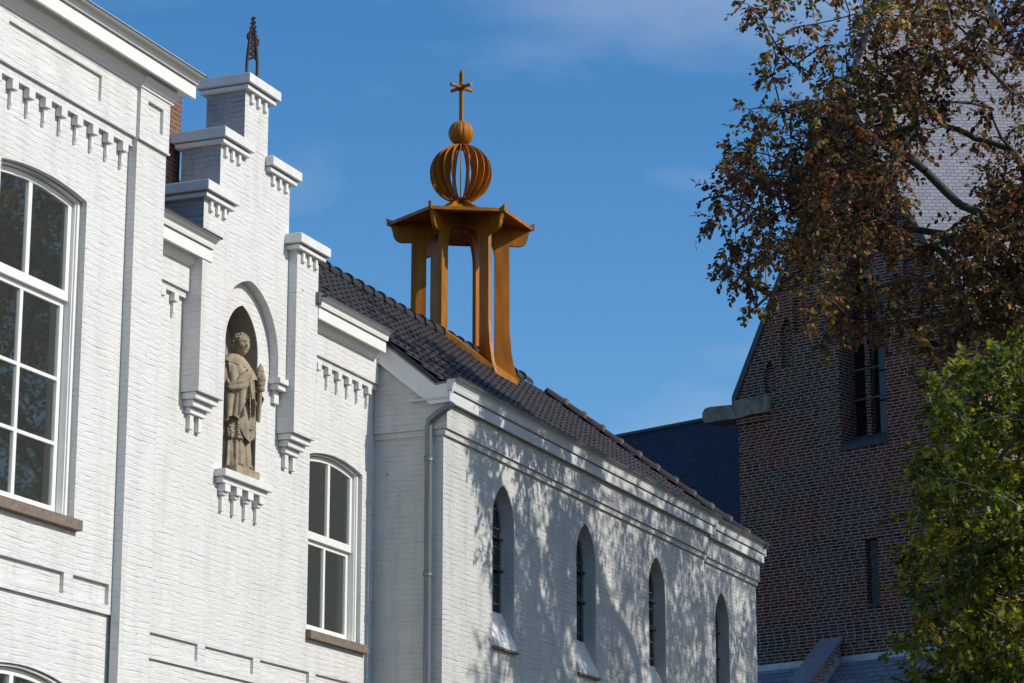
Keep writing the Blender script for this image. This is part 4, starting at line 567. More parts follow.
# iron gable ornament
m = MB()
def fin(u, z): return (26.57+u*0.25, 14.62-u*0.42, 12.60+z*0.93)
for sgn in (-1, 1): m.tube([fin(sgn*0.125, -0.03), fin(sgn*0.13, 0.18), fin(sgn*0.10, 0.36), fin(sgn*0.075, 0.52), fin(sgn*0.045, 0.66)], [0.020, 0.02, 0.022, 0.02, 0.015], 6)
for z0_, z1_ in ((0.24, 0.34), (0.32, 0.42), (0.40, 0.50), (0.48, 0.58)):
    m.tube([fin(-0.10, z0_), fin(0.0, (z0_+z1_)/2-0.03), fin(0.10, z1_)], 0.014, 6); m.tube([fin(0.10, z0_), fin(-0.10, z1_)], 0.014, 6)
m.tube([fin(0, 0.25), fin(0, 0.82)], 0.013, 6)
for z_, r_ in ((0.60, 0.06), (0.67, 0.05), (0.73, 0.04), (0.79, 0.027)):
    m.tube([fin(-r_*1.3, z_), fin(-r_*.5, z_+0.045), fin(r_*.5, z_-0.01), fin(r_*1.3, z_+0.035)], 0.018, 6)
m.tube([fin(-0.11, 0.52), fin(-0.12, 0.58), fin(-0.06, 0.62)], 0.02, 6); m.tube([fin(0.12, 0.44), fin(0.14, 0.50), fin(0.07, 0.55)], 0.02, 6)
m.build('gable_ornament', M['rust_iron'], WG)
# wall anchors
m = MB(); m.box(24.62, 24.66, Yw-0.03, Yw-0.001, 6.32, 6.50); m.build('wall_anchor', M['iron'], WG)

# ------------------------------------------------------------------ chapel
Yc, Xs, Xe = 13.79, 30.435, 43.95
ZR, YR, SL = 12.10, 16.90, 0.827
def rz(y): return ZR-SL*abs(YR-y)
CH = thing('chapel', (37.0, 13.9, 0), 'pale painted brick chapel with pointed windows and a dark tiled hipped roof', 'chapel')
wins = ((32.05, 32.80, 6.36, 8.02, 8.56), (35.12, 35.89, 6.36, 8.00, 8.55), (38.18, 38.94, 6.36, 8.00, 8.53), (41.68, 42.41, 6.32, 7.94, 8.48))
def wh(i, e=0.0): x0, x1, z0, zs, zt = wins[i]; return pointed(x0+e, x1-e, z0, zs, zt-e)
XB = 40.87                                # the last bay is set back
mb = MB()
mb.plate([(Xs, 0), (XB, 0), (XB, 9.3), (Xs, 9.3)], [wh(i) for i in range(3)], FX, Yc, Yc+0.42)
mb.plate([(XB, 0), (Xe, 0), (Xe, 9.3), (XB, 9.3)], [wh(3)], FX, Yc+0.09, Yc+0.45)
mb.plate([(Yc+0.421, 0), (19.69, 0), (19.69, 9.7), (YR, 11.9), (Yc+0.421, 9.75)], [], SX, Xs, Xs+0.35)
mb.plate([(Yc+0.001, 9.301), (Yc+0.42, 9.301), (Yc+0.42, 9.75), (Yc+0.001, 9.48)], [], SX, Xs+0.0005, Xs+0.35)
mb.box(Xs, Xe, 19.7, 20.0, 0, 9.3); mb.box(Xe-0.35, Xe-0.001, Yc+0.451, 19.69, 0, 9.3)
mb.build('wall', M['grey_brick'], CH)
# string course: two thin steps under a slightly proud upper zone
mb = MB()
mb.box(Xs-0.045, XB+0.04, Yc-0.07, Yc-0.002, 8.945, 9.30); mb.box(Xs-0.022, XB+0.018, Yc-0.038, Yc-0.002, 8.865, 8.942)
mb.box(XB+0.042, Xe+0.04, Yc+0.02, Yc+0.088, 8.945, 9.30); mb.box(XB+0.02, Xe+0.02, Yc+0.052, Yc+0.088, 8.865, 8.942)
mb.plate([(Yc-0.002, 8.945), (14.77, 8.945), (14.77, 10.15), (14.2, 9.72), (Yc+0.06, 9.36), (Yc-0.002, 9.30)], [], SX, Xs-0.045, Xs-0.002); mb.box(Xs-0.022, Xs-0.002, Yc-0.002, 14.77, 8.865, 8.942)
mb.box(Xe+0.002, Xe+0.04, Yc+0.088, 20.0, 8.945, 9.30)
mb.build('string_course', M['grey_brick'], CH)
cornice(CH, 30.30, XB+0.20, Yc-0.075, 9.255, 0.14, 9.60, 0.075, bed=False, mat='old_wood')
cornice(CH, XB+0.23, Xe+0.06, Yc+0.015, 9.255, 0.14, 9.60, 0.075, bed=False, mat='old_wood')
m = MB(); m.box(Xe+0.09, Xe+0.118, Yc+0.0, 20.2, 9.275, 9.40); m.box(Xe+0.0, Xe+0.085, Yc+0.1, 20.2, 9.33, 9.35); m.box(Xe+0.12, Xe+0.20, Yc-0.06, 20.2, 9.405, 9.54); m.build('fascia', M['old_wood'], CH)
# rake board at the left end
m = MB(); m.plate([(13.661, 9.272), (13.936, 9.265), (14.733, 9.922), (14.733, 10.233), (13.854, 9.511), (13.573, 9.540), (13.618, 9.399)], [], SX, 30.32, 30.35)
m.build('rake_board', M['wood'], CH, bevel=0.003)
m = MB(); m.plate([(13.72, 9.46), (14.74, 10.20), (14.74, 12.10-0.827*(16.9-14.74)+0.02), (13.76, 12.10-0.827*(16.9-13.76)+0.02)], [], SX, 30.325, 30.344); m.build('verge_edge', M['tile'], CH)
m = MB(); m.plate([(13.567, 9.545), (13.854, 9.515), (14.733, 10.237), (14.733, 10.258), (13.849, 9.534), (13.567, 9.565)], [], SX, 30.31, 30.40); m.build('rake_flashing', M['lead'], CH)
# windows of the chapel: recessed dark leaded glass with iron bars, sloping white sills
for i, (x0, x1, z0, zs, zt) in enumerate(wins):
    dy = 0.09 if i == 3 else 0.0; G = Yc+dy+0.19
    f = MB(); f.plate(pointed(x0+0.0, x1-0.0, z0+0.45, zs, zt-0.02), [pointed(x0+0.035, x1-0.035, z0+0.50, zs, zt-0.07)], FX, G, G+0.05)
    wf = f.build('window', M['lead'], CH)
    p = MB(); p.plate(pointed(x0+0.03, x1-0.03, z0+0.49, zs, zt-0.06), [], FX, G+0.024, G+0.03); p.build('pane', M['white_leaf_lead'], wf)
    b = MB()
    for z in [z0+0.62+0.26*k for k in range(6)]: b.box(x0+0.03, x1-0.03, G+0.012, G+0.022, z-0.006, z+0.006)
    for x in (x0+(x1-x0)/3, x0+(x1-x0)*2/3): b.box(x-0.005, x+0.005, G+0.013, G+0.021, z0+0.5, zt-0.25)
    b.build('leading', M['lead'], wf)
    for z in (z0+1.08, z0+1.52):
        b = MB(); b.box(x0+0.002, x1-0.002, G-0.03, G-0.004, z-0.014, z+0.014); b.build('iron_bar', M['iron'], wf)
    s = MB(); s.prof([(Yc+dy-0.045, z0-0.03), (Yc+dy-0.045, z0+0.02), (G-0.001, z0+0.50), (G-0.001, z0-0.03)], x0-0.001 if False else x0+0.002, x1-0.002, lambda x, y, z: (x, y, z))
    sb = s.build('window_sill', M['cap'], wf)
    s = MB(); s.box(x0-0.01, x1+0.04, Yc+dy-0.055, Yc+dy-0.001, z0-0.065, z0-0.033); s.build('drip_edge', M['sill'], sb)
# roof ---------------------------------------------------------------
HE = (40.85, YR)                       # end of the ridge
HX = Xe-0.02
def tiled(slope_sign, x0, x1, y_eave, name):
    """pantile surface from the ridge down to y_eave: rows overlap, S profile across"""
    m = MB(); tw, tl = 0.205, 0.30
    L = math.hypot(1, SL); nrow = int(abs(YR-y_eave)*L/tl)+1
    per = 7; nx = int((x1-x0)/tw*per)
    for r in range(nrow):
        s0, s1 = r*tl, min((r+1)*tl+0.035, abs(YR-y_eave)*L)
        if s1-s0 < 0.06: continue
        A, B, Cc = [], [], []
        for i in range(nx+1):
            x = x0+(x1-x0)*i/nx; ph = (i % per)/per; j = (i//per)
            h = 0.022*(0.5+0.5*math.cos(2*math.pi*(ph-0.2))) + (0.012 if ph < 0.35 else 0)
            rnd = (((j*7919+r*104729) % 97)/97-0.5)*0.010
            for (lst, s, up) in ((A, s0, 0.0), (B, s1, 0.038+rnd), (Cc, s1, 0.010)):
                y = YR-slope_sign*s/L; z = ZR-SL*s/L
                hh = h+up; lst.append((x, y-slope_sign*hh*SL/L, z+hh/L))
        m.grid([A, B]); m.grid([B, Cc], smooth=False)
    return m
def clip(o, co_, no):
    bm = bmesh.new(); bm.from_mesh(o.data)
    bmesh.ops.bisect_plane(bm, geom=bm.verts[:]+bm.edges[:]+bm.faces[:], plane_co=co_, plane_no=no, clear_outer=True)
    bm.to_mesh(o.data); bm.free()
# front slope: wing part (short) and chapel part (long)
m = tiled(1, 28.29, 30.33, 14.60, 'roof'); mL = tiled(1, 22.7, 25.36, 14.60, 'roof'); mM = tiled(1, 25.37, 28.28, 15.20, 'roof'); m.add(mL.v, mL.f, True); m.add(mM.v, mM.f, True); m2 = tiled(1, 30.345, HX, 13.76, 'roof')
rf = m2.build('roof', M['tile'], CH, fix=False)
# hip plane: vertical plane through ridge end and eave corner
cx, cy = HX, 13.72
hd = Vector((cx-HE[0], cy-HE[1], 0)).normalized(); hn = Vector((-hd.y, hd.x, 0))
if hn.x < 0: hn = -hn
clip(rf, (HE[0], HE[1], 0), hn)
m.build('roof', M['tile'], WG, fix=False)
adopt(WG)
# rear slope and hip end
m = MB()
m.add([(30.345, YR, ZR), (HE[0], YR, ZR), (HX, 20.14, 9.42), (30.345, 20.14, 9.42)], [(0, 1, 2, 3)])
m.add([(HE[0], YR, ZR), (HX, 13.72, 9.46), (HX, 20.14, 9.42)], [(0, 1, 2)])
m.add([(30.60, 13.9, 9.45), (HX-0.1, 13.9, 9.45), (HX-0.1, 19.9, 9.45), (30.60, 19.9, 9.45)], [(0, 1, 2, 3)])
m.build('rear_roof', M['tile'], CH)
m = MB(); m.add([(22.7, YR, ZR), (30.34, YR, ZR), (30.345, 20.1, 9.45), (22.7, 20.1, 9.45)], [(0, 1, 2, 3)]); bq = m.build('rear_roof', M['tile'], WG); bq.matrix_parent_inverse = Matrix.Translation(-WG.location)
def ridge_tiles(a, b, step, rad, name, mat, root, lift=0.0, jit=0.0):
    a, b = Vector(a), Vector(b); d = (b-a); n = int(d.length/step); d.normalize()
    side = d.cross(Vector((0, 0, 1))).normalized(); up = side.cross(d)
    m = MB()
    for k in range(n):
        p = a+d*(step*k); rr = rad*(1+random.uniform(-jit, jit)); rings = []
        for (t, q, l) in ((-0.03, 1.13, 0.008), (0.04, 1.12, 0.008), (0.045, 1.0, 0), (step, 0.93, -0.005), (step, 0.8, -0.01)):
            rings.append([p+d*t+side*(rr*q*math.cos(th))+up*(rr*q*math.sin(th)*0.9+l+lift) for th in [math.pi*(-0.08+1.16*i/10) for i in range(11)]])
        m.grid(rings)
        m.add(rings[0], [tuple(range(11))])
    return m.build(name, mat, root)
ridge_tiles((23.0, YR, ZR+0.0), (HE[0]+0.05, YR, ZR+0.0), 0.37, 0.135, 'ridge_tiles', M['tile'], CH, jit=0.03)
ridge_tiles((HX-0.02, 13.74, 9.50), (HE[0], YR, ZR+0.02), 0.40, 0.115, 'hip_tiles', M['ridge_tile'], CH, jit=0.04, lift=0.045)
# downpipe on the left side wall with its swan neck and brackets
m = MB(); px, py = Xs-0.075, 13.965
m.tube([(px, py, 0.1), (px, py, 8.98), (px-0.01, py-0.02, 9.05), (px-0.02, py-0.14, 9.13), (px-0.01, py-0.30, 9.22), (px+0.0, py-0.33, 9.27)], 0.050, 12)
dp = m.build('downpipe', M['pipe'], CH)
b = MB(); b.tube([(0, 0, -0.03), (0, 0, 0.03)], 0.062, 12); b.tube([(0, 0, 0.0), (0.07, 0.01, 0)], 0.012, 6)
place_row(b, 'pipe_bracket', M['pipe'], dp, [(px, py, z) for z in (8.55, 7.05, 5.6, 4.0, 2.0)], 0.003)
adopt(CH)

# ------------------------------------------------------------------ corten roof lantern
LX, LY = 36.47, 16.25      # built on the drawing board at 1 : 1.04, see below
rz = lambda y: 11.70-0.82*abs(16.25-y)
LN = thing('roof_lantern', (37.93, YR, ZR), 'open rust orange steel lantern on the chapel ridge with slatted sphere and cross', 'roof turret')
def pol(th, r, t, z): return (LX+r*math.cos(th)-t*math.sin(th), LY+r*math.sin(th)+t*math.cos(th), z)
ZT = 13.66
for k in range(6):
    th = R(60*k); zb = rz(LY+0.68*math.sin(th))+0.10; zi = rz(LY+0.54*math.sin(th))+0.08
    zo = rz(LY+0.95*math.sin(th))+0.08
    out_ = [(0.54, zi)]
    if k in (1, 2, 4, 5): out_ += [(0.95, zo), (0.87, zo+0.20), (0.81, zo+0.50), (0.78, zo+0.85)]
    else: out_ += [(0.775, zi)]
    out_ += [(0.775, 13.355)]
    for i in range(7):                    # scalloped bracket
        a = -math.pi/2+math.pi/2*i/6; out_.append((0.92+0.15*math.cos(a), 13.50+0.15*math.sin(a)))
    out_ += [(1.10, 13.60), (1.12, ZT-0.01), (0.12, ZT+0.14), (0.12, ZT-0.02)]
    for i in range(9):                    # inner arch
        a = math.pi/2*(1-i/8); out_.append((0.54-0.34*(1-math.cos(math.pi/2-a)) if False else 0.14+0.40*math.cos(a), 13.12+0.50*math.sin(a)))
    m = MB(); m.plate(out_, [], lambda u, v, d, th=th: pol(th, u, d, v), -0.03, 0.03)
    m.build('leg', M['corten'], LN, bevel=0.003)
# sloping base frame along the feet
m = MB()
for k in range(6):
    a, b = R(60*k), R(60*k+60)
    q = []
    for th, s in ((a, 1), (b, 1)):
        for r_ in (0.60, 0.92):
            for h in (0.035, 0.13): q.append(pol(th, r_, 0, rz(LY+r_*math.sin(th))+h+0.02*(k % 2)))
    m.add(q, [(0, 1, 3, 2), (4, 6, 7, 5), (0, 4, 5, 1), (2, 3, 7, 6), (1, 5, 7, 3), (0, 2, 6, 4)])
m.build('base_frame', M['corten'], LN)
# canopy: six slightly concave panels with a turned-down rim
m = MB(); rings = []
for r_, z in ((1.12, ZT), (0.85, ZT+0.035), (0.55, ZT+0.11), (0.3, ZT+0.22), (0.10, ZT+0.36)): rings.append([pol(R(60*k), r_, 0, z) for k in range(6)])
m.grid(rings, cu=True, smooth=False); m.add(rings[-1], [tuple(range(6))])
low = [[(p[0], p[1], p[2]-0.02) for p in rg] for rg in rings]; m.grid(low, cu=True, smooth=False)
cp = m.build('canopy', M['corten'], LN)
for k in range(6):
    a, b = R(60*k), R(60*k+60); m = MB()
    q = [pol(a, 1.15, 0, ZT-0.035), pol(b, 1.15, 0, ZT-0.035), pol(b, 1.15, 0, ZT+0.018), pol(a, 1.15, 0, ZT+0.018)]
    c_ = Vector((LX, LY, ZT)); q2 = [Vector(p)+(c_-Vector(p)).normalized()*0.035 for p in q]
    m.add(q+[tuple(p) for p in q2], [(0, 1, 2, 3), (4, 7, 6, 5), (0, 4, 5, 1), (3, 2, 6, 7), (0, 3, 7, 4), (1, 5, 6, 2)]); m.build('rim', M['corten'], cp)
    m = MB(); th = a                       # concave hip fin on top
    pr = [(0.10, ZT+0.02), (1.17, ZT-0.03), (1.18, ZT+0.085), (1.12, ZT+0.055), (1.02, ZT+0.035), (0.90, ZT+0.05), (0.75, ZT+0.09), (0.55, ZT+0.16), (0.35, ZT+0.27), (0.22, ZT+0.36), (0.10, ZT+0.43)]
    m.plate(pr, [], lambda u, v, d, th=th: pol(th, u, d, v), -0.022, 0.022); m.build('hip_fin', M['corten'], cp, bevel=0.002)
# slatted sphere
ZS = 14.53
m = MB(); m.tube([(LX, LY, ZT+0.36), (LX, LY, ZS+0.52)], 0.014, 8); m.tube([(LX, LY, ZS-0.475), (LX, LY, ZS-0.41)], 0.07, 12); m.tube([(LX, LY, ZS+0.41), (LX, LY, ZS+0.475)], 0.06, 12)
sp = m.build('sphere', M['corten'], LN)
for k in range(22):
    th = R(360/22*k+7); o_, i_ = [], []
    for i in range(21):
        a = -math.pi/2+math.pi*i/20; o_.append((0.485*math.cos(a)+0.012, ZS+0.475*math.sin(a)))
    for i in range(19):
        a = math.pi/2*0.93-math.pi*0.93*i/18; i_.append((0.31*math.cos(a)+0.015, ZS+0.455*math.sin(a)))
    m = MB(); m.plate(o_+i_, [], lambda u, v, d, th=th: pol(th, u, d, v), -0.007, 0.007); m.build('slat', M['corten'], sp)
m = MB(); rr = []
for i in range(17):
    a = -math.pi/2+math.pi*i/16
    rr.append([(LX+0.205*math.cos(a)*math.cos(R(t*7.5))*(1-0.05*(t % 4 == 0)), LY+0.205*math.cos(a)*math.sin(R(t*7.5))*(1-0.05*(t % 4 == 0)), 15.205+0.205*math.sin(a)) for t in range(48)])
m.grid(rr, cu=True, smooth=False); m.build('ball', M['corten'], LN)
m = MB(); m.box(LX-0.026, LX+0.026, LY-0.026, LY+0.026, 15.39, 16.22); m.add([(LX-0.026, LY-0.026, 16.22), (LX+0.026, LY-0.026, 16.22), (LX+0.026, LY+0.026, 16.22), (LX-0.026, LY+0.026, 16.22), (LX, LY, 16.30)], [(0, 1, 4), (1, 2, 4), (2, 3, 4), (3, 0, 4)])
cr_ = m.build('cross', M['corten'], LN)
for a in (R(-22), R(66)):
    m = MB(); dx, dy = math.cos(a), math.sin(a)
    m.tube([(LX-dx*0.235, LY-dy*0.235, 15.98), (LX+dx*0.235, LY+dy*0.235, 15.98)], 0.028, 8, smooth=False); m.build('cross_arm', M['corten'], cr_)
for s1 in (-1, 1):
    m = MB()
    for k in range(6):
        a = R(60*k+15); m.tube([(LX, LY, 15.98), (LX+0.055*math.cos(a), LY+0.055*math.sin(a), 15.98+s1*0.05)], 0.012, 5)
    m.build('cross_rosette', M['corten'], cr_)
_T = Matrix.Translation((37.93, YR, ZR)) @ Matrix.Scale(1.04, 4) @ Matrix.Translation((-LX, -LY, -11.70))
def _walk(o):
    for c in o.children: c.data.transform(_T); _walk(c)
_walk(LN); adopt(LN)

# ------------------------------------------------------------------ statue
SXc, SYc, SZ = 26.79, 14.885, 7.70
ST = thing('statue', (SXc, SYc, SZ), 'weathered sandstone statue of a robed cleric holding a sceptre, standing in the pointed niche', 'statue')
def sw(x, y, z): return (SXc+x, SYc+y, SZ+z)
m = MB(); m.box(SXc-0.285, SXc+0.285, SYc-0.235, SYc+0.2, SZ+0.001, SZ+0.105); m.build('plinth', M['statue'], ST, bevel=0.008)
def prof_interp(tab, z):
    for (a, b) in zip(tab, tab[1:]):
        if a[0] <= z <= b[0]:
            t = (z-a[0])/(b[0]-a[0]); t = t*t*(3-2*t); return [a[i]+(b[i]-a[i])*t for i in range(1, len(a))]
    return list(tab[-1][1:]) if z > tab[-1][0] else list(tab[0][1:])
BODY = [(0.0, 0.265, 0.205, -0.01), (0.10, 0.255, 0.20, -0.01), (0.35, 0.24, 0.19, -0.01), (0.70, 0.225, 0.175, -0.02), (0.95, 0.22, 0.165, -0.02), (1.12, 0.235, 0.165, 0.0),
        (1.22, 0.225, 0.145, 0.01), (1.29, 0.16, 0.115, 0.01), (1.335, 0.085, 0.085, 0.0), (1.43, 0.066, 0.070, -0.01)]
def ringr(z, th, off, folds, amp, ph=0.0):
    rx, ry, cy = prof_interp(BODY, z)
    f = amp*(math.sin(folds*th+ph+1.3*math.sin(z*3+th))+0.5*math.sin((folds*1.7)*th+ph*2+z*2.2))
    return ((rx+off+f)*math.cos(th), cy+(ry+off+f)*math.sin(th))
def robe(z0f, z1, off, folds, amp, nz=34, nt=120, t0=0.0, t1=2*math.pi, ampz=None):
    rows = []
    for i in range(nz+1):
        row = []
        for j in range(nt+(0 if t1-t0 > 6.2 else 1)):
            th = t0+(t1-t0)*j/nt; za = z0f(th) if callable(z0f) else z0f; z = za+(z1-za)*i/nz
            a = amp*(ampz(z) if ampz else 1); x, y = ringr(z, th, off+(0.015 if i == 0 else 0)*0, folds, a)
            row.append(sw(x, y, z+0.105))
        rows.append(row)
    return rows
closed = lambda rows: rows
# hidden core and pleated gown
m = MB(); rows = robe(0.0, 1.43, 0.0, 15, 0.011, 60, 140, ampz=lambda z: max(0.15, 1.3-z)); m.grid(rows, cu=True)
# neck and head in one surface
hx, hy, hz = 0.01, -0.085, 1.505
H = []
for i in range(31):
    ph = -math.pi/2+math.pi*i/30; row = []
    for j in range(48):
        th = 2*math.pi*j/48; r = math.cos(ph); zz = math.sin(ph)
        x = 0.100*r*math.cos(th); y = 0.118*r*math.sin(th); z = 0.142*zz
        if zz < 0: x *= 1-0.28*zz*zz; y *= (1-0.16*zz*zz)
        fr_ = max(0, -math.sin(th))            # 1 at the face
        if fr_ > 0.1:
            c = math.cos(th); k = math.exp(-(c/0.16)**2)
            y -= 0.030*k*math.exp(-((zz+0.10)/0.16)**2)*(1.2 if zz < -0.05 else 0.8)      # nose
            y += 0.024*math.exp(-((abs(c)-0.36)/0.16)**2)*math.exp(-((zz-0.10)/0.12)**2)*fr_   # eye sockets
            y -= 0.016*math.exp(-((zz-0.28)/0.09)**2)*math.exp(-(c/0.55)**2)       # brow
            y -= 0.016*math.exp(-(c/0.28)**2)*math.exp(-((zz+0.44)/0.06)**2)       # lips
            y += 0.018*math.exp(-(c/0.32)**2)*math.exp(-((zz+0.52)/0.04)**2)
            y -= 0.016*math.exp(-(c/0.26)**2)*math.exp(-((zz+0.78)/0.14)**2)       # chin
            y -= 0.006*math.exp(-((abs(c)-0.45)/0.15)**2)*math.exp(-((zz+0.15)/0.15)**2)  # cheek
        a = R(-24); x, y = x*math.cos(a)-y*math.sin(a), x*math.sin(a)+y*math.cos(a)
        row.append(sw(hx+x, hy+y, hz+z+0.105))
    H.append(row)
m.grid(H, cu=True)
def headpt(x, y, z):
    a = R(-24); return sw(hx+x*math.cos(a)-y*math.sin(a), hy+x*math.sin(a)+y*math.cos(a), hz+z+0.105)
def blob(mb, c, rx, ry, rz_, n=8):
    rows = []
    for i in range(n+1):
        ph = -math.pi/2+math.pi*i/n; rows.append([(c[0]+rx*math.cos(ph)*math.cos(2*math.pi*j/10), c[1]+ry*math.cos(ph)*math.sin(2*math.pi*j/10), c[2]+rz_*math.sin(ph)) for j in range(10)])
    mb.grid(rows, cu=True)
for sx in (-1, 1): blob(m, headpt(sx*0.036, -0.090, 0.012), 0.013, 0.012, 0.009)
m.build('body', M['statue'], ST)
# hair: a cap of carved curls round the crown, sides and back
m = MB(); random.seed(3)
def blob(mb, c, rx, ry, rz_, n=8):
    rows = []
    for i in range(n+1):
        ph = -math.pi/2+math.pi*i/n; rows.append([(c[0]+rx*math.cos(ph)*math.cos(2*math.pi*j/10), c[1]+ry*math.cos(ph)*math.sin(2*math.pi*j/10), c[2]+rz_*math.sin(ph)) for j in range(10)])
    mb.grid(rows, cu=True)
for i in range(330):
    th = random.uniform(0, 2*math.pi); zz = random.uniform(-0.72, 0.98); fr_ = -math.sin(th+R(24))
    if fr_ > 0.15 and zz < 0.50+0.25*abs(math.cos(th+R(24)))*-1+0.18: continue
    if fr_ > 0.22 and zz < 0.45 or fr_ > 0.05 and zz < -0.1: continue
    r = math.sqrt(max(0, 1-zz*zz)); blob(m, sw(hx+0.098*r*math.cos(th), hy+0.113*r*math.sin(th)+0.006, hz+0.138*zz+0.109), random.uniform(.016, .028), random.uniform(.016, .028), random.uniform(.014, .024), 6)
for sx in (-1, 1): blob(m, sw(hx+sx*0.082, hy+0.012, hz-0.012+0.105), 0.012, 0.02, 0.032)
m.build('hair', M['statue'], ST)
# surplice with scalloped carved lace hem
m = MB(); m.grid(robe(lambda th: 0.35+0.018*abs(math.sin(th*11))-0.03*math.sin(th*2), 1.0, 0.026, 13, 0.011, 30, 160), cu=True); m.build('surplice', M['lace'], ST)
# chasuble: open-sided mantle, hem falling to a point in front
def hem(th):
    f = -math.sin(th)
    return 0.84-0.50*max(0, f)**1.4-0.12*max(0, -f)+0.16*max(0, math.cos(th))*(f > 0)-0.05*math.sin(3*th)
m = MB(); m.grid(robe(hem, 1.28, 0.045, 9, 0.020, 40, 140), cu=True); m.grid(robe(lambda th: hem(th)+0.002, 0.98, 0.026, 9, 0.020, 10, 140), cu=True); m.build('chasuble', M['statue'], ST)
m = MB(); rows = []                       # embroidered front band
for i in range(30):
    z = 0.46+(1.20-0.46)*i/29; row = []
    for j in range(9):
        th = -math.pi/2+R(2)+(j/8-0.5)*0.55; x, y = ringr(z, th, 0.060, 9, 0.016); row.append(sw(x, y, z+0.105))
    rows.append(row)
m.grid(rows); m.build('front_band', M['lace'], ST)
# shoulder cape with a hood roll, flaring over the arms
def flare(z0f, z1, offs, folds, amp, nz=24, nt=120, t0=0.0, t1=2*math.pi, seed=0.0):
    """cloth hanging free: the offset and the folds grow towards the hem"""
    rows = []; full = t1-t0 > 6.2
    for i in range(nz+1):
        row = []
        for j in range(nt+(0 if full else 1)):
            th = t0+(t1-t0)*j/nt; za = z0f(th); f = i/nz; z = za+(z1-za)*f; g = 1-f
            rx, ry, cy = prof_interp(BODY, max(z, 0.0)); rx = max(rx, 0.20*g+rx*(1-g)); ry = max(ry, 0.15*g+ry*(1-g))
            o = offs[0]+(offs[1]-offs[0])*g**0.8
            o += amp*g**0.6*(abs(math.sin(folds*th*0.5+seed+0.8*math.sin(z*4)))*2-1)
            row.append(sw((rx+o)*math.cos(th), cy+(ry+o)*math.sin(th), z+0.105))
        rows.append(row)
    return rows
m = MB()
capehem = lambda th: 0.98-0.10*max(0, -math.cos(th))+0.12*max(0, -math.sin(th))**2+0.035*math.sin(5*th)
m.grid(flare(capehem, 1.31, (0.02, 0.105), 13, 0.020), cu=True); m.grid(flare(lambda th: capehem(th)+0.001, 1.31, (0.0, 0.075), 13, 0.020), cu=True)
m.grid(flare(lambda th: 1.24+0.03*math.cos(2*th), 1.405, (0.0, 0.055), 7, 0.010, nz=10), cu=True); m.build('cape', M['statue'], ST)
# mantle falling from both forearms in deep folds, open in front
for nm, a0, a1, zlo in (('mantle', R(95), R(238), 0.50), ('mantle', R(-52), R(84), 0.56)):
    m = MB(); hm = lambda th, a0=a0, a1=a1, zlo=zlo: zlo+0.30*abs((th-a0)/(a1-a0)-(0.55 if zlo < .52 else 0.4))**1.3+0.03*math.sin(th*9)
    A1 = flare(hm, 1.20, (0.04, 0.085), 15, 0.034, 34, 90, a0, a1, 0.7); A2 = flare(lambda th: hm(th)+0.001, 1.20, (0.02, 0.062), 15, 0.034, 34, 90, a0, a1, 0.7)
    m.grid(A1); m.grid(A2); m.grid([A1[0], A2[0]]); m.grid([[r_[0] for r_ in A1], [r_[0] for r_ in A2]]); m.grid([[r_[-1] for r_ in A1], [r_[-1] for r_ in A2]])
    m.build(nm, M['statue'], ST)
def bell(pts, rad, ph):
    """wide sleeve with folds, open at the wrist"""
    pts = [Vector(p) for p in pts]; rows = []; n = 18
    for i in range(n+1):
        f = i/n*(len(pts)-1); k = min(int(f), len(pts)-2); t = f-k; c = pts[k].lerp(pts[k+1], t); d = (pts[k+1]-pts[k]).normalized()
        s_ = d.cross(Vector((0, 0, 1))).normalized(); u_ = s_.cross(d); r_ = rad[k]+(rad[k+1]-rad[k])*t; row = []
        for j in range(30):
            a = 2*math.pi*j/30; rr = r_*(1+0.16*math.sin(a*5+i*0.5+ph)); dn = 1+0.9*max(0, -math.sin(a))*(i/n)**1.2
            p_ = c+s_*(rr*math.cos(a))+u_*(rr*math.sin(a)*dn); row.append(sw(*p_))
        rows.append(row)
    mm = MB(); mm.grid(rows, cu=True); return mm
m = bell([(-0.23, 0.0, 1.20), (-0.275, -0.10, 1.02), (-0.20, -0.21, 1.09), (-0.115, -0.255, 1.21)], [0.05, 0.062, 0.062, 0.055], 0); 
def drape(mm, a, b, z0, z1, amp, fold, n=40):
    a, b = Vector(a), Vector(b); nrm = (b-a).cross(Vector((0, 0, 1))).normalized()
    for sg in (0, 1):
        rows = []
        for i in range(20):
            t = i/19; row = []
            for j in range(n+1):
                u = j/n; p = a.lerp(b, u); zb = z0+(z1-z0)*u+0.05*math.sin(u*8)
                q_ = nrm*(amp*(0.2+t)*(abs(math.sin(u*fold*1.57+0.5*t))*2-1)+0.014*sg+0.03*t)
                row.append(sw(p.x+q_.x, p.y+q_.y, p.z+(zb-p.z)*t))
            rows.append(row)
        mm.grid(rows)
drape(m, (-0.30, -0.05, 1.06), (-0.13, -0.275, 1.17), 0.56, 0.86, 0.03, 4)
drape(m, (-0.13, -0.285, 1.17), (-0.02, -0.26, 1.10), 0.90, 0.66, 0.022, 2)
m.build('right_sleeve', M['statue'], ST)
m = bell([(0.24, 0.0, 1.18), (0.285, -0.08, 1.06), (0.265, -0.17, 1.01), (0.225, -0.215, 1.01)], [0.06, 0.08, 0.08, 0.07], 1); m.build('left_sleeve', M['statue'], ST)
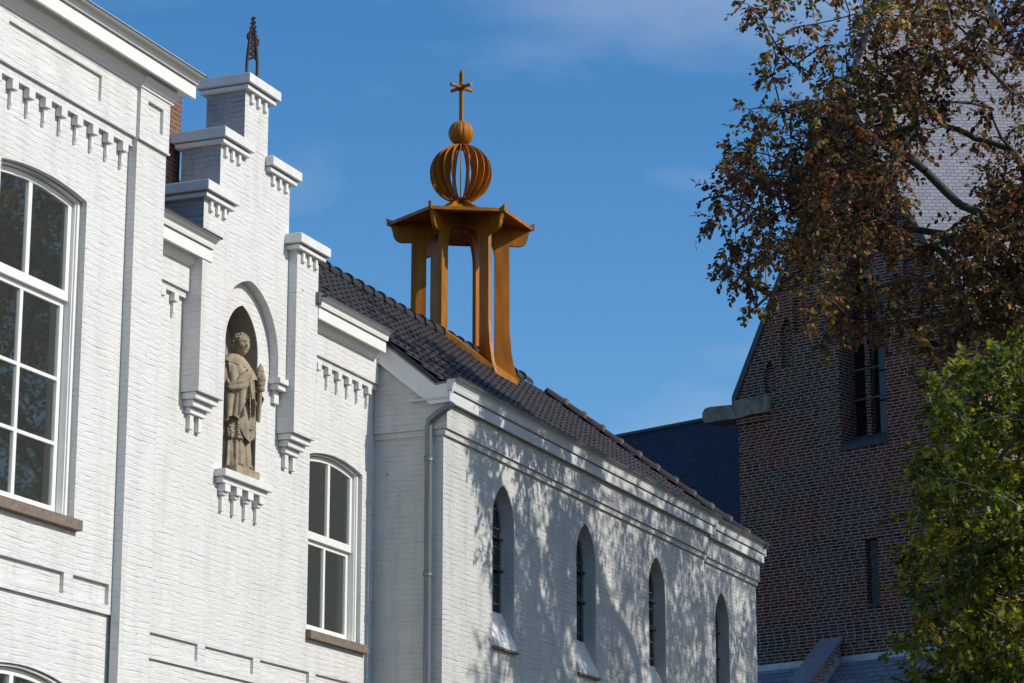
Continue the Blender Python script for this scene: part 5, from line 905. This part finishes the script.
def hand(c, ux, uy, uz, nm):
    """palm with four curled fingers and a thumb; ux along fingers, uy across, uz normal"""
    mm = MB(); c = Vector(c); ux, uy, uz = Vector(ux).normalized(), Vector(uy).normalized(), Vector(uz).normalized()
    P = lambda a, b, d: sw(*(c+ux*a+uy*b+uz*d))
    mm.tube([P(-0.06, 0, 0), P(-0.02, 0, 0), P(0.02, 0, 0)], [0.028, 0.034, 0.03], 10)
    for i, (b, l) in enumerate(((-0.03, 0.055), (-0.010, 0.065), (0.010, 0.062), (0.030, 0.048))):
        mm.tube([P(0.005, b, 0.0), P(0.02+l*0.3, b, 0.004), P(0.015+l*0.6, b, -0.022), P(0.0+l*0.4, b, -0.045)], [0.012, 0.011, 0.010, 0.008], 7)
    mm.tube([P(-0.03, -0.03, 0), P(-0.01, -0.052, -0.018), P(0.02, -0.045, -0.036)], [0.013, 0.012, 0.009], 7)
    return mm.build('hand', M['statue'], ST)
hand((-0.075, -0.235, 1.235), (0.75, -0.15, 0.6), (-0.5, -0.2, 0.8), (-0.1, -1, 0), 'r')
hand((0.205, -0.235, 1.01), (-0.75, -0.5, 0), (0, 0, -1), (-0.5, -0.85, 0), 'l')
# sceptre with leafy head
m = MB(); sx_, sy_ = 0.185, -0.265
m.tube([sw(sx_+0.015, sy_+0.02, 0.70), sw(sx_+0.005, sy_+0.01, 0.90), sw(sx_, sy_, 1.12)], [0.022, 0.028, 0.03], 10)
m.tube([sw(sx_, sy_, 1.06), sw(sx_, sy_, 1.08), sw(sx_, sy_, 1.13)], [0.03, 0.06, 0.05], 12)
random.seed(8)
for i in range(90):
    t = random.random(); rad_ = 0.050*math.sin(math.pi*min(1, 0.25+0.75*t))**0.7; th = random.uniform(0, 6.283)
    blob(m, sw(sx_+rad_*math.cos(th), sy_+rad_*math.sin(th), 1.12+0.26*t), 0.016, 0.016, 0.02, 5)
m.tube([sw(sx_, sy_, 1.12), sw(sx_, sy_, 1.25), sw(sx_, sy_, 1.36), sw(sx_, sy_, 1.41)], [0.045, 0.055, 0.035, 0.008], 10)
m.build('sceptre', M['statue'], ST)
for sx in (-1, 1):
    m = MB(); m.tube([sw(sx*0.09, -0.10, 0.135), sw(sx*0.10, -0.17, 0.135), sw(sx*0.105, -0.215, 0.125), sw(sx*0.105, -0.235, 0.12)], [0.045, 0.042, 0.035, 0.015], 10); m.build('shoe', M['statue'], ST)
adopt(ST)

# ------------------------------------------------------------------ church tower
A_ = R(69.8); Wv = Vector((-math.cos(A_), -math.sin(A_), 0)); Nv = Vector((math.sin(A_), -math.cos(A_), 0))     # Wv along the wall, Nv into the wall
OC = Vector((56.148, 18.051, 0))
def cw(s, z, d): p = OC+Wv*s+Nv*d; return (p.x, p.y, z)
CT = thing('church', (56.1, 18.0, 0), 'dark brick church tower with a steep gable, pale slate spire and dark slate nave roof', 'church')
HW, ZE, KS = 3.3, 15.0, 1.86
ZA = ZE+KS*HW+0.45
tw_ = [(2.84, 13.62), (4.09, 13.62), (4.09, 16.9)]+[(p[0], p[1]) for p in pointed(2.84, 4.09, 13.62, 16.9, 18.0)[3:-1]]+[(2.84, 16.9)]
slit = [(3.40, 10.13), (3.735, 10.13), (3.735, 11.55), (3.40, 11.55)]
gab = [(0, 0), (2*HW, 0), (2*HW, ZE+0.42), (HW, ZA), (0, ZE+0.42)]
nic = []
for x0, z0, zs, zt in ((0.76, 14.0, 15.6, 15.98), (1.25, 14.0, 16.5, 16.88), (1.62, 14.0, 17.4, 17.78)):
    x1 = x0+0.34
    nic.append(pointed(x0, x1, 15.25 if x0 < 1 else (15.75 if x0 < 1.5 else 16.45), zs, zt, 5)); nic.append(pointed(2*HW-x1, 2*HW-x0, 15.25 if x0 < 1 else (15.75 if x0 < 1.5 else 16.45), zs, zt, 5))
m = MB()
m.plate(gab, [tw_, slit]+nic, cw, 0.0, 0.10, back=False)
m.plate(gab, [tw_, slit], cw, 0.10, 0.75)
E = 2*HW
m.plate([(0.751, 0), (E, 0), (E, ZE+0.42), (HW, ZA), (0.751, ZE+0.42+KS*0.7)], [], lambda u, v, d: cw(E-d, v, u), 0.0, 0.7)
m.plate([(0.751, 0), (E, 0), (E, ZE+0.42), (HW, ZA), (0.751, ZE+0.42+KS*0.7)], [], lambda u, v, d: cw(d, v, u), 0.0, 0.7)
m.plate([(0.71, 0), (E-0.71, 0), (E-0.71, ZE+0.42+KS*0.7), (HW, ZA), (0.71, ZE+0.42+KS*0.7)], [], cw, E-0.7, E-0.001)
m.build('wall', M['church_brick'], CT)
# spire: four rhombic slopes between the gables
m = MB(); za = ZA+KS*HW; zl = 0.06
C4 = [cw(0, ZE+0.42+zl, 0), cw(E, ZE+0.42+zl, 0), cw(E, ZE+0.42+zl, E), cw(0, ZE+0.42+zl, E)]
G4 = [cw(HW, ZA+zl, 0.02), cw(E-0.02, ZA+zl, HW), cw(HW, ZA+zl, E-0.02), cw(0.02, ZA+zl, HW)]; AP = cw(HW, za+zl, HW)
for k in range(4): m.add([AP, G4[k-1], C4[k], G4[k]], [(0, 1, 2, 3)])
spb = m.build('spire', M['pale_slate'], CT)
m = MB()
for k in range(4): m.tube([G4[k], AP], 0.075, 6)
m.build('spire_ridge', M['lead'], spb)
# lead verges over the gable slopes
m = MB()
for s0, s1 in ((-0.14, HW), (E+0.14, HW)):
    z0 = ZE+0.42-KS*0.14; q = []
    for s, z in ((s0, z0), (s1, ZA)):
        for d in (-0.05, 0.10):
            for h in (-0.08, 0.06): q.append(cw(s, z+h*2.0, d))
    m.add(q, [(0, 1, 3, 2), (4, 6, 7, 5), (0, 4, 5, 1), (2, 3, 7, 6), (1, 5, 7, 3), (0, 2, 6, 4)])
m.build('verge', M['dark_lead'], CT)
m = MB()
for s in (-0.07, 0.0, 0.10): m.tube([cw(HW+s, ZA-0.1, 0.05+s), cw(HW+s*1.2, ZA+0.9+0.4*(s == 0), 0.05+s)], 0.018, 6)
for z in (0.35, 0.75): m.tube([cw(HW-0.12, ZA+z, 0), cw(HW+0.14, ZA+z, 0.1)], 0.014, 6)
m.build('gable_finial', M['iron'], CT)
# kneeler stones at the foot of the left gable slope
m = MB(); m.box(0.28, 0.95, -0.16, 0.1, 14.75, 15.12, lambda s, d, z: cw(s, z, d)); m.box(-0.02, 0.279, -0.13, 0.5, 14.73, 15.16, lambda s, d, z: cw(s, z, d))
pr = [(-0.02, 14.74), (-0.02, 15.08), (-0.75, 15.14), (-0.90, 15.12), (-0.98, 15.03), (-0.98, 14.86), (-0.92, 14.78)]
m.plate(pr, [], cw, -0.10, 0.45); m.build('kneeler_stone', M['mossy_stone'], CT, bevel=0.02)
m = MB(); m.box(0.0, 0.90, -0.07, -0.002, 14.60, 14.73, lambda s, d, z: cw(s, z, d)); m.build('kneeler_corbel', M['church_brick'], CT)
# belfry window
m = MB(); m.plate(tw_, [], cw, 0.64, 0.66); tw2 = m.build('window', M['room'], CT)
for x0, x1 in ((2.86, 3.25), (3.39, 4.08)):
    m = MB(); m.box(x0, x1, 0.60, 0.63, 13.7, 17.6, lambda s, d, z: cw(s, z, d)); m.build('shutter', M['white_leaf_lead'], tw2)
m = MB(); m.box(3.26, 3.38, 0.42, 0.62, 13.75, 17.4, lambda s, d, z: cw(s, z, d)); m.build('mullion', M['church_brick'], tw2)
for z in (14.78, 15.46, 16.16, 16.9):
    m = MB(); m.box(2.842, 4.088, 0.40, 0.415, z-0.02, z+0.02, lambda s, d, z: cw(s, z, d)); m.build('crossbar', M['dark_lead'], tw2)
m = MB(); m.prof([(-0.03, 13.60), (-0.03, 13.66), (0.62, 14.02), (0.62, 13.60)], 2.842, 4.088, lambda s, d, z: cw(s, z, d)); m.build('window_sill', M['slit_stone'], tw2)
m = MB(); m.box(3.46, 3.732, 0.10, 0.30, 10.14, 11.54, lambda s, d, z: cw(s, z, d)); m.box(3.402, 3.733, -0.02, 0.12, 10.07, 10.135, lambda s, d, z: cw(s, z, d))
sl_ = m.build('slit_window', M['slit_stone'], CT); m = MB(); m.box(3.401, 3.733, 0.5, 0.52, 10.14, 11.54, lambda s, d, z: cw(s, z, d)); m.build('pane', M['white_leaf_lead'], sl_)
# nave: roof with a ridge parallel to the tower wall
m = MB(); I2 = lambda s, d, z: cw(s, z, d)
m.prof([(0.35, 10.95), (3.0, 15.72), (5.65, 10.95), (5.5, 10.80), (3.0, 15.3), (0.5, 10.80)], -26, -0.02, I2); nr = m.build('nave_roof', M['dark_slate'], CT)
m = MB(); m.tube([cw(-26, 15.74, 3.0), cw(-0.02, 15.74, 3.0)], 0.06, 8); m.build('roof_ridge', M['dark_lead'], nr)
m = MB(); m.box(-26, -0.02, 0.6, 5.4, 0, 10.79, I2); m.build('nave_wall', M['church_brick'], CT)
adopt(CT)
# low annex at the foot of the tower
AX = thing('annex', tuple(cw(2.4, 0, -2)), 'low slate roofed annex with a sloping brick parapet below the church tower', 'annex')
m = MB(); m.add([cw(-7, 8.98, -0.002), cw(2.2, 8.98, -0.002), cw(2.2, 5.0, -4.2), cw(-7, 5.0, -4.2)], [(0, 1, 2, 3)]); m.add([cw(2.66, 8.98, -0.002), cw(11, 8.98, -0.002), cw(11, 5.0, -4.2), cw(2.66, 5.0, -4.2)], [(0, 1, 2, 3)])
m.build('roof', M['annex_slate'], AX)
m = MB(); m.plate([(-0.003, 0), (-0.003, 9.40), (-4.3, 9.40-4.3*0.86), (-4.3, 0)], [], lambda u, v, d: cw(d, v, u), 2.2, 2.66); m.box(-7, 2.19, -4.1, -3.8, 0, 4.9, I2); m.box(2.67, 11, -4.1, -3.8, 0, 4.9, I2)
m.build('wall', M['annex_brick'], AX)
m = MB(); m.plate([(-0.003, 9.405), (-0.003, 9.50), (-4.35, 9.50-4.35*0.86), (-4.35, 9.405-4.35*0.86)], [], lambda u, v, d: cw(d, v, u), 2.12, 2.74); m.build('coping', M['coping'], AX, bevel=0.01)
m = MB(); m.box(-7, 2.19, -0.05, -0.004, 8.93, 9.07, I2); m.box(2.68, 11, -0.05, -0.004, 8.93, 9.07, I2)
for k in range(20): m.box(2.661, 2.672, -0.25-k*0.20, -0.06-k*0.20, 8.98-k*0.19-0.30, 8.98-k*0.19+0.05, I2)
m.build('flashing', M['pale_lead'], AX)
adopt(AX)

# ------------------------------------------------------------------ trees
def leaf_mesh(pos, axis, nrm, size, tint, name, mat, parent, aspect=0.62, lobed=False):
    """one folded leaf (6 vertices, 4 faces) per entry"""
    n = len(pos); axis /= np.linalg.norm(axis, axis=1)[:, None]
    side = np.cross(axis, nrm); side /= (np.linalg.norm(side, axis=1)[:, None]+1e-9); up = np.cross(side, axis)
    s = size[:, None]
    if lobed:
        tpl = [(0, 0, 0), (0.25, 0.42, .06), (0.55, 0.22, .0), (0.7, 0.42, .05), (1.0, 0, -.12), (0.7, -0.42, .05), (0.55, -0.22, .0), (0.25, -0.42, .06)]
        F = [(0, 2, 1), (0, 6, 2), (0, 7, 6), (2, 4, 3), (2, 6, 4), (6, 5, 4)]
    else:
        tpl = [(0, 0, 0), (0.38, aspect/2, .07), (0.78, aspect*.36, .03), (1.0, 0, -.10), (0.78, -aspect*.36, .03), (0.38, -aspect/2, .07)]
        F = [(0, 1, 5), (1, 2, 4), (1, 4, 5), (2, 3, 4)]
    k = len(tpl); V = np.empty((n, k, 3))
    for i, (a, b, c) in enumerate(tpl): V[:, i] = pos+axis*s*a+side*s*b+up*s*c
    Fa = np.array(F); nf = len(F); idx = (Fa[None]+(np.arange(n)*k)[:, None, None]).reshape(-1)
    me = bpy.data.meshes.new(name); me.vertices.add(n*k); me.vertices.foreach_set('co', V.ravel())
    me.loops.add(len(idx)); me.loops.foreach_set('vertex_index', idx.astype(np.int32))
    me.polygons.add(n*nf); me.polygons.foreach_set('loop_start', (np.arange(n*nf)*3).astype(np.int32)); me.polygons.foreach_set('loop_total', np.full(n*nf, 3, np.int32))
    me.update(calc_edges=True)
    at = me.attributes.new('tint', 'FLOAT', 'FACE'); at.data.foreach_set('value', np.repeat(tint, nf).astype(np.float32))
    me.materials.append(mat); o = bpy.data.objects.new(name, me); COL.objects.link(o); o.parent = parent
    return o
def make_tree(name, base, trunk_pts, trunk_r, extra, near, crown, leaf, bark, label, lsize, near_leaves, crown_leaves, droop, lobed, crown_scale=1.35, parts=None):
    root = thing(name, base, label, 'tree')
    nodes = [Vector(p) for p in trunk_pts]; par = list(range(-1, len(nodes)-1)); nt_ = len(nodes)
    for chain, start in extra:
        p_ = start
        for q in chain: nodes.append(Vector(q)); par.append(p_); p_ = len(nodes)-1
    cl = [(Vector(c[:3]), c[3], True) for c in near]+[(Vector(c[:3]), c[3], False) for c in crown]
    fork = Vector(trunk_pts[-1])
    cl.sort(key=lambda c: (c[0]-fork).length)
    lead = [0.0]*len(nodes)
    P = np.array([tuple(v) for v in nodes]); first = 2
    idxs = []
    for c, r, nr in cl:
        Pn = np.array([tuple(v) for v in nodes[first:]]); d = np.linalg.norm(Pn-np.array(c), axis=1)
        # prefer parents nearer the fork
        df = np.linalg.norm(Pn-np.array(fork), axis=1); cost = d*1.0+0.25*df; j = int(cost.argmin())+first
        nodes.append(c.copy()); par.append(j); idxs.append(len(nodes)-1)
    cnt = [0]*len(nodes)
    for i in idxs: cnt[i] += 1
    for i in range(len(nodes)-1, 0, -1):
        if par[i] >= 0 and par[i] < i: cnt[par[i]] += cnt[i]
    rad = [max(0.008, 0.0068*math.sqrt(max(1, c))**1.12) for c in cnt]
    tb = MB(); tb.tube(trunk_pts, trunk_r, 14); tb.build('trunk', bark, root)
    bm_ = MB(); rng = random.Random(4)
    for i in range(nt_, len(nodes)):
        a, b = nodes[par[i]], nodes[i]; L = (b-a).length
        if L < 1e-3: continue
        j = Vector((rng.uniform(-1, 1), rng.uniform(-1, 1), rng.uniform(-.3, 1)))*L*0.10
        r0 = min(rad[par[i]], rad[i]*1.6) if par[i] >= nt_ else rad[i]*1.5
        pts = [a, a.lerp(b, .35)+j, a.lerp(b, .7)+j*.8, b]
        bm_.tube(pts, [r0, (r0+rad[i])*.55, rad[i]*1.02, rad[i]], 7 if rad[i] > .03 else 4, caps=False)
    # twigs and leaves
    LP, LA, LN_, LS, LT = [], [], [], [], []
    for c, r, nr in cl:
        nl = int((near_leaves if nr else crown_leaves)*(r/0.25)**(1.5 if nr else 0)); per = 9; ntw = max(3, nl//per)
        ctint = rng.gauss(0.45, 0.16)
        for t in range(ntw):
            u = Vector((rng.gauss(0, 1), rng.gauss(0, 1), rng.gauss(0, .8)-droop*0.35)).normalized()
            st = c+u*r*rng.uniform(0.0, .55); L = r*rng.uniform(.55, 1.25)
            if nr and rng.random() < .5 or not nr and rng.random() < .15: bm_.tube([c, st, st+u*L*.6+Vector((0, 0, -droop*.1*L)), st+u*L+Vector((0, 0, -droop*.3*L))], [.007, .006, .004, .002], 3, caps=False)
            sv = Vector((rng.gauss(0, 1), rng.gauss(0, 1), rng.gauss(0, .4))); sv = (sv-u*sv.dot(u)).normalized()
            for k in range(per):
                f = (k+.6)/per; p = st+u*(L*f)+Vector((0, 0, -droop*.3*L*f*f)); sg = 1 if k % 2 else -1
                d = (u*.7+sv*sg*.9+Vector((rng.gauss(0, .35), rng.gauss(0, .35), rng.gauss(0, .35)-droop*.45))).normalized()
                nn = Vector((rng.gauss(0, .55), rng.gauss(0, .55), 1.0))
                LP.append(tuple(p)); LA.append(tuple(d)); LN_.append(tuple(nn)); LS.append(lsize*rng.uniform(.65, 1.2)*(1 if nr else crown_scale)); LT.append(min(1, max(0, ctint+rng.gauss(0, .22))))
    bm_.build('branches', bark, root, fix=False)
    leaf_mesh(np.array(LP), np.array(LA), np.array(LN_), np.array(LS), np.array(LT), 'foliage', leaf, root, lobed=lobed)
    adopt(root); print(name, 'leaves', len(LP))
    return root
make_tree('beech_tree', (40.4, 1.6, 0), [(40.4, 1.6, -0.2), (40.3, 1.7, 0.6), (40.1, 1.9, 4.5), (39.9, 2.1, 7.5), (39.9, 2.2, 10.0)], [0.55, 0.42, 0.36, 0.32, 0.24],
          [([(37.8, 3.3, 9.6), (36.2, 4.8, 10.6), (35.32, 6.21, 11.63), (34.42, 7.13, 11.93), (34.07, 7.72, 12.29), (33.78, 8.12, 12.75), (33.55, 8.47, 13.01), (33.34, 8.75, 13.35), (33.15, 8.84, 13.94), (32.97, 8.88, 14.47), (32.81, 9.05, 15.33)], 3),
           ([(41.3, 3.4, 12.5), (41.6, 4.5, 15.5), (41.3, 4.9, 18.5)], 4), ([(42.5, 1.8, 11.8), (45.0, 1.7, 13.5)], 4), ([(39.5, 0.2, 12.5), (39.2, -1.5, 15)], 4)],
          BEECH_NEAR, BEECH_CROWN, M['beech_leaf'], M['bark'], 'copper beech with brown autumn leaves hanging in front of the pale slate spire', 0.092, 80, 230, 0.9, False)
make_tree('maple_tree', (34.2, 2.2, 0), [(34.2, 2.2, -0.2), (34.2, 2.25, 0.5), (34.1, 2.4, 2.6), (33.9, 2.6, 4.2)], [0.3, 0.24, 0.2, 0.17],
          [([(32.6, 3.8, 5.0), (30.6, 5.2, 5.8), (29.2, 6.2, 6.3)], 3)],
          MAPLE_NEAR, MAPLE_CROWN, M['maple_leaf'], M['pale_bark'], 'green leafy maple at the lower right in front of the church wall', 0.078, 108, 120, 0.8, True)
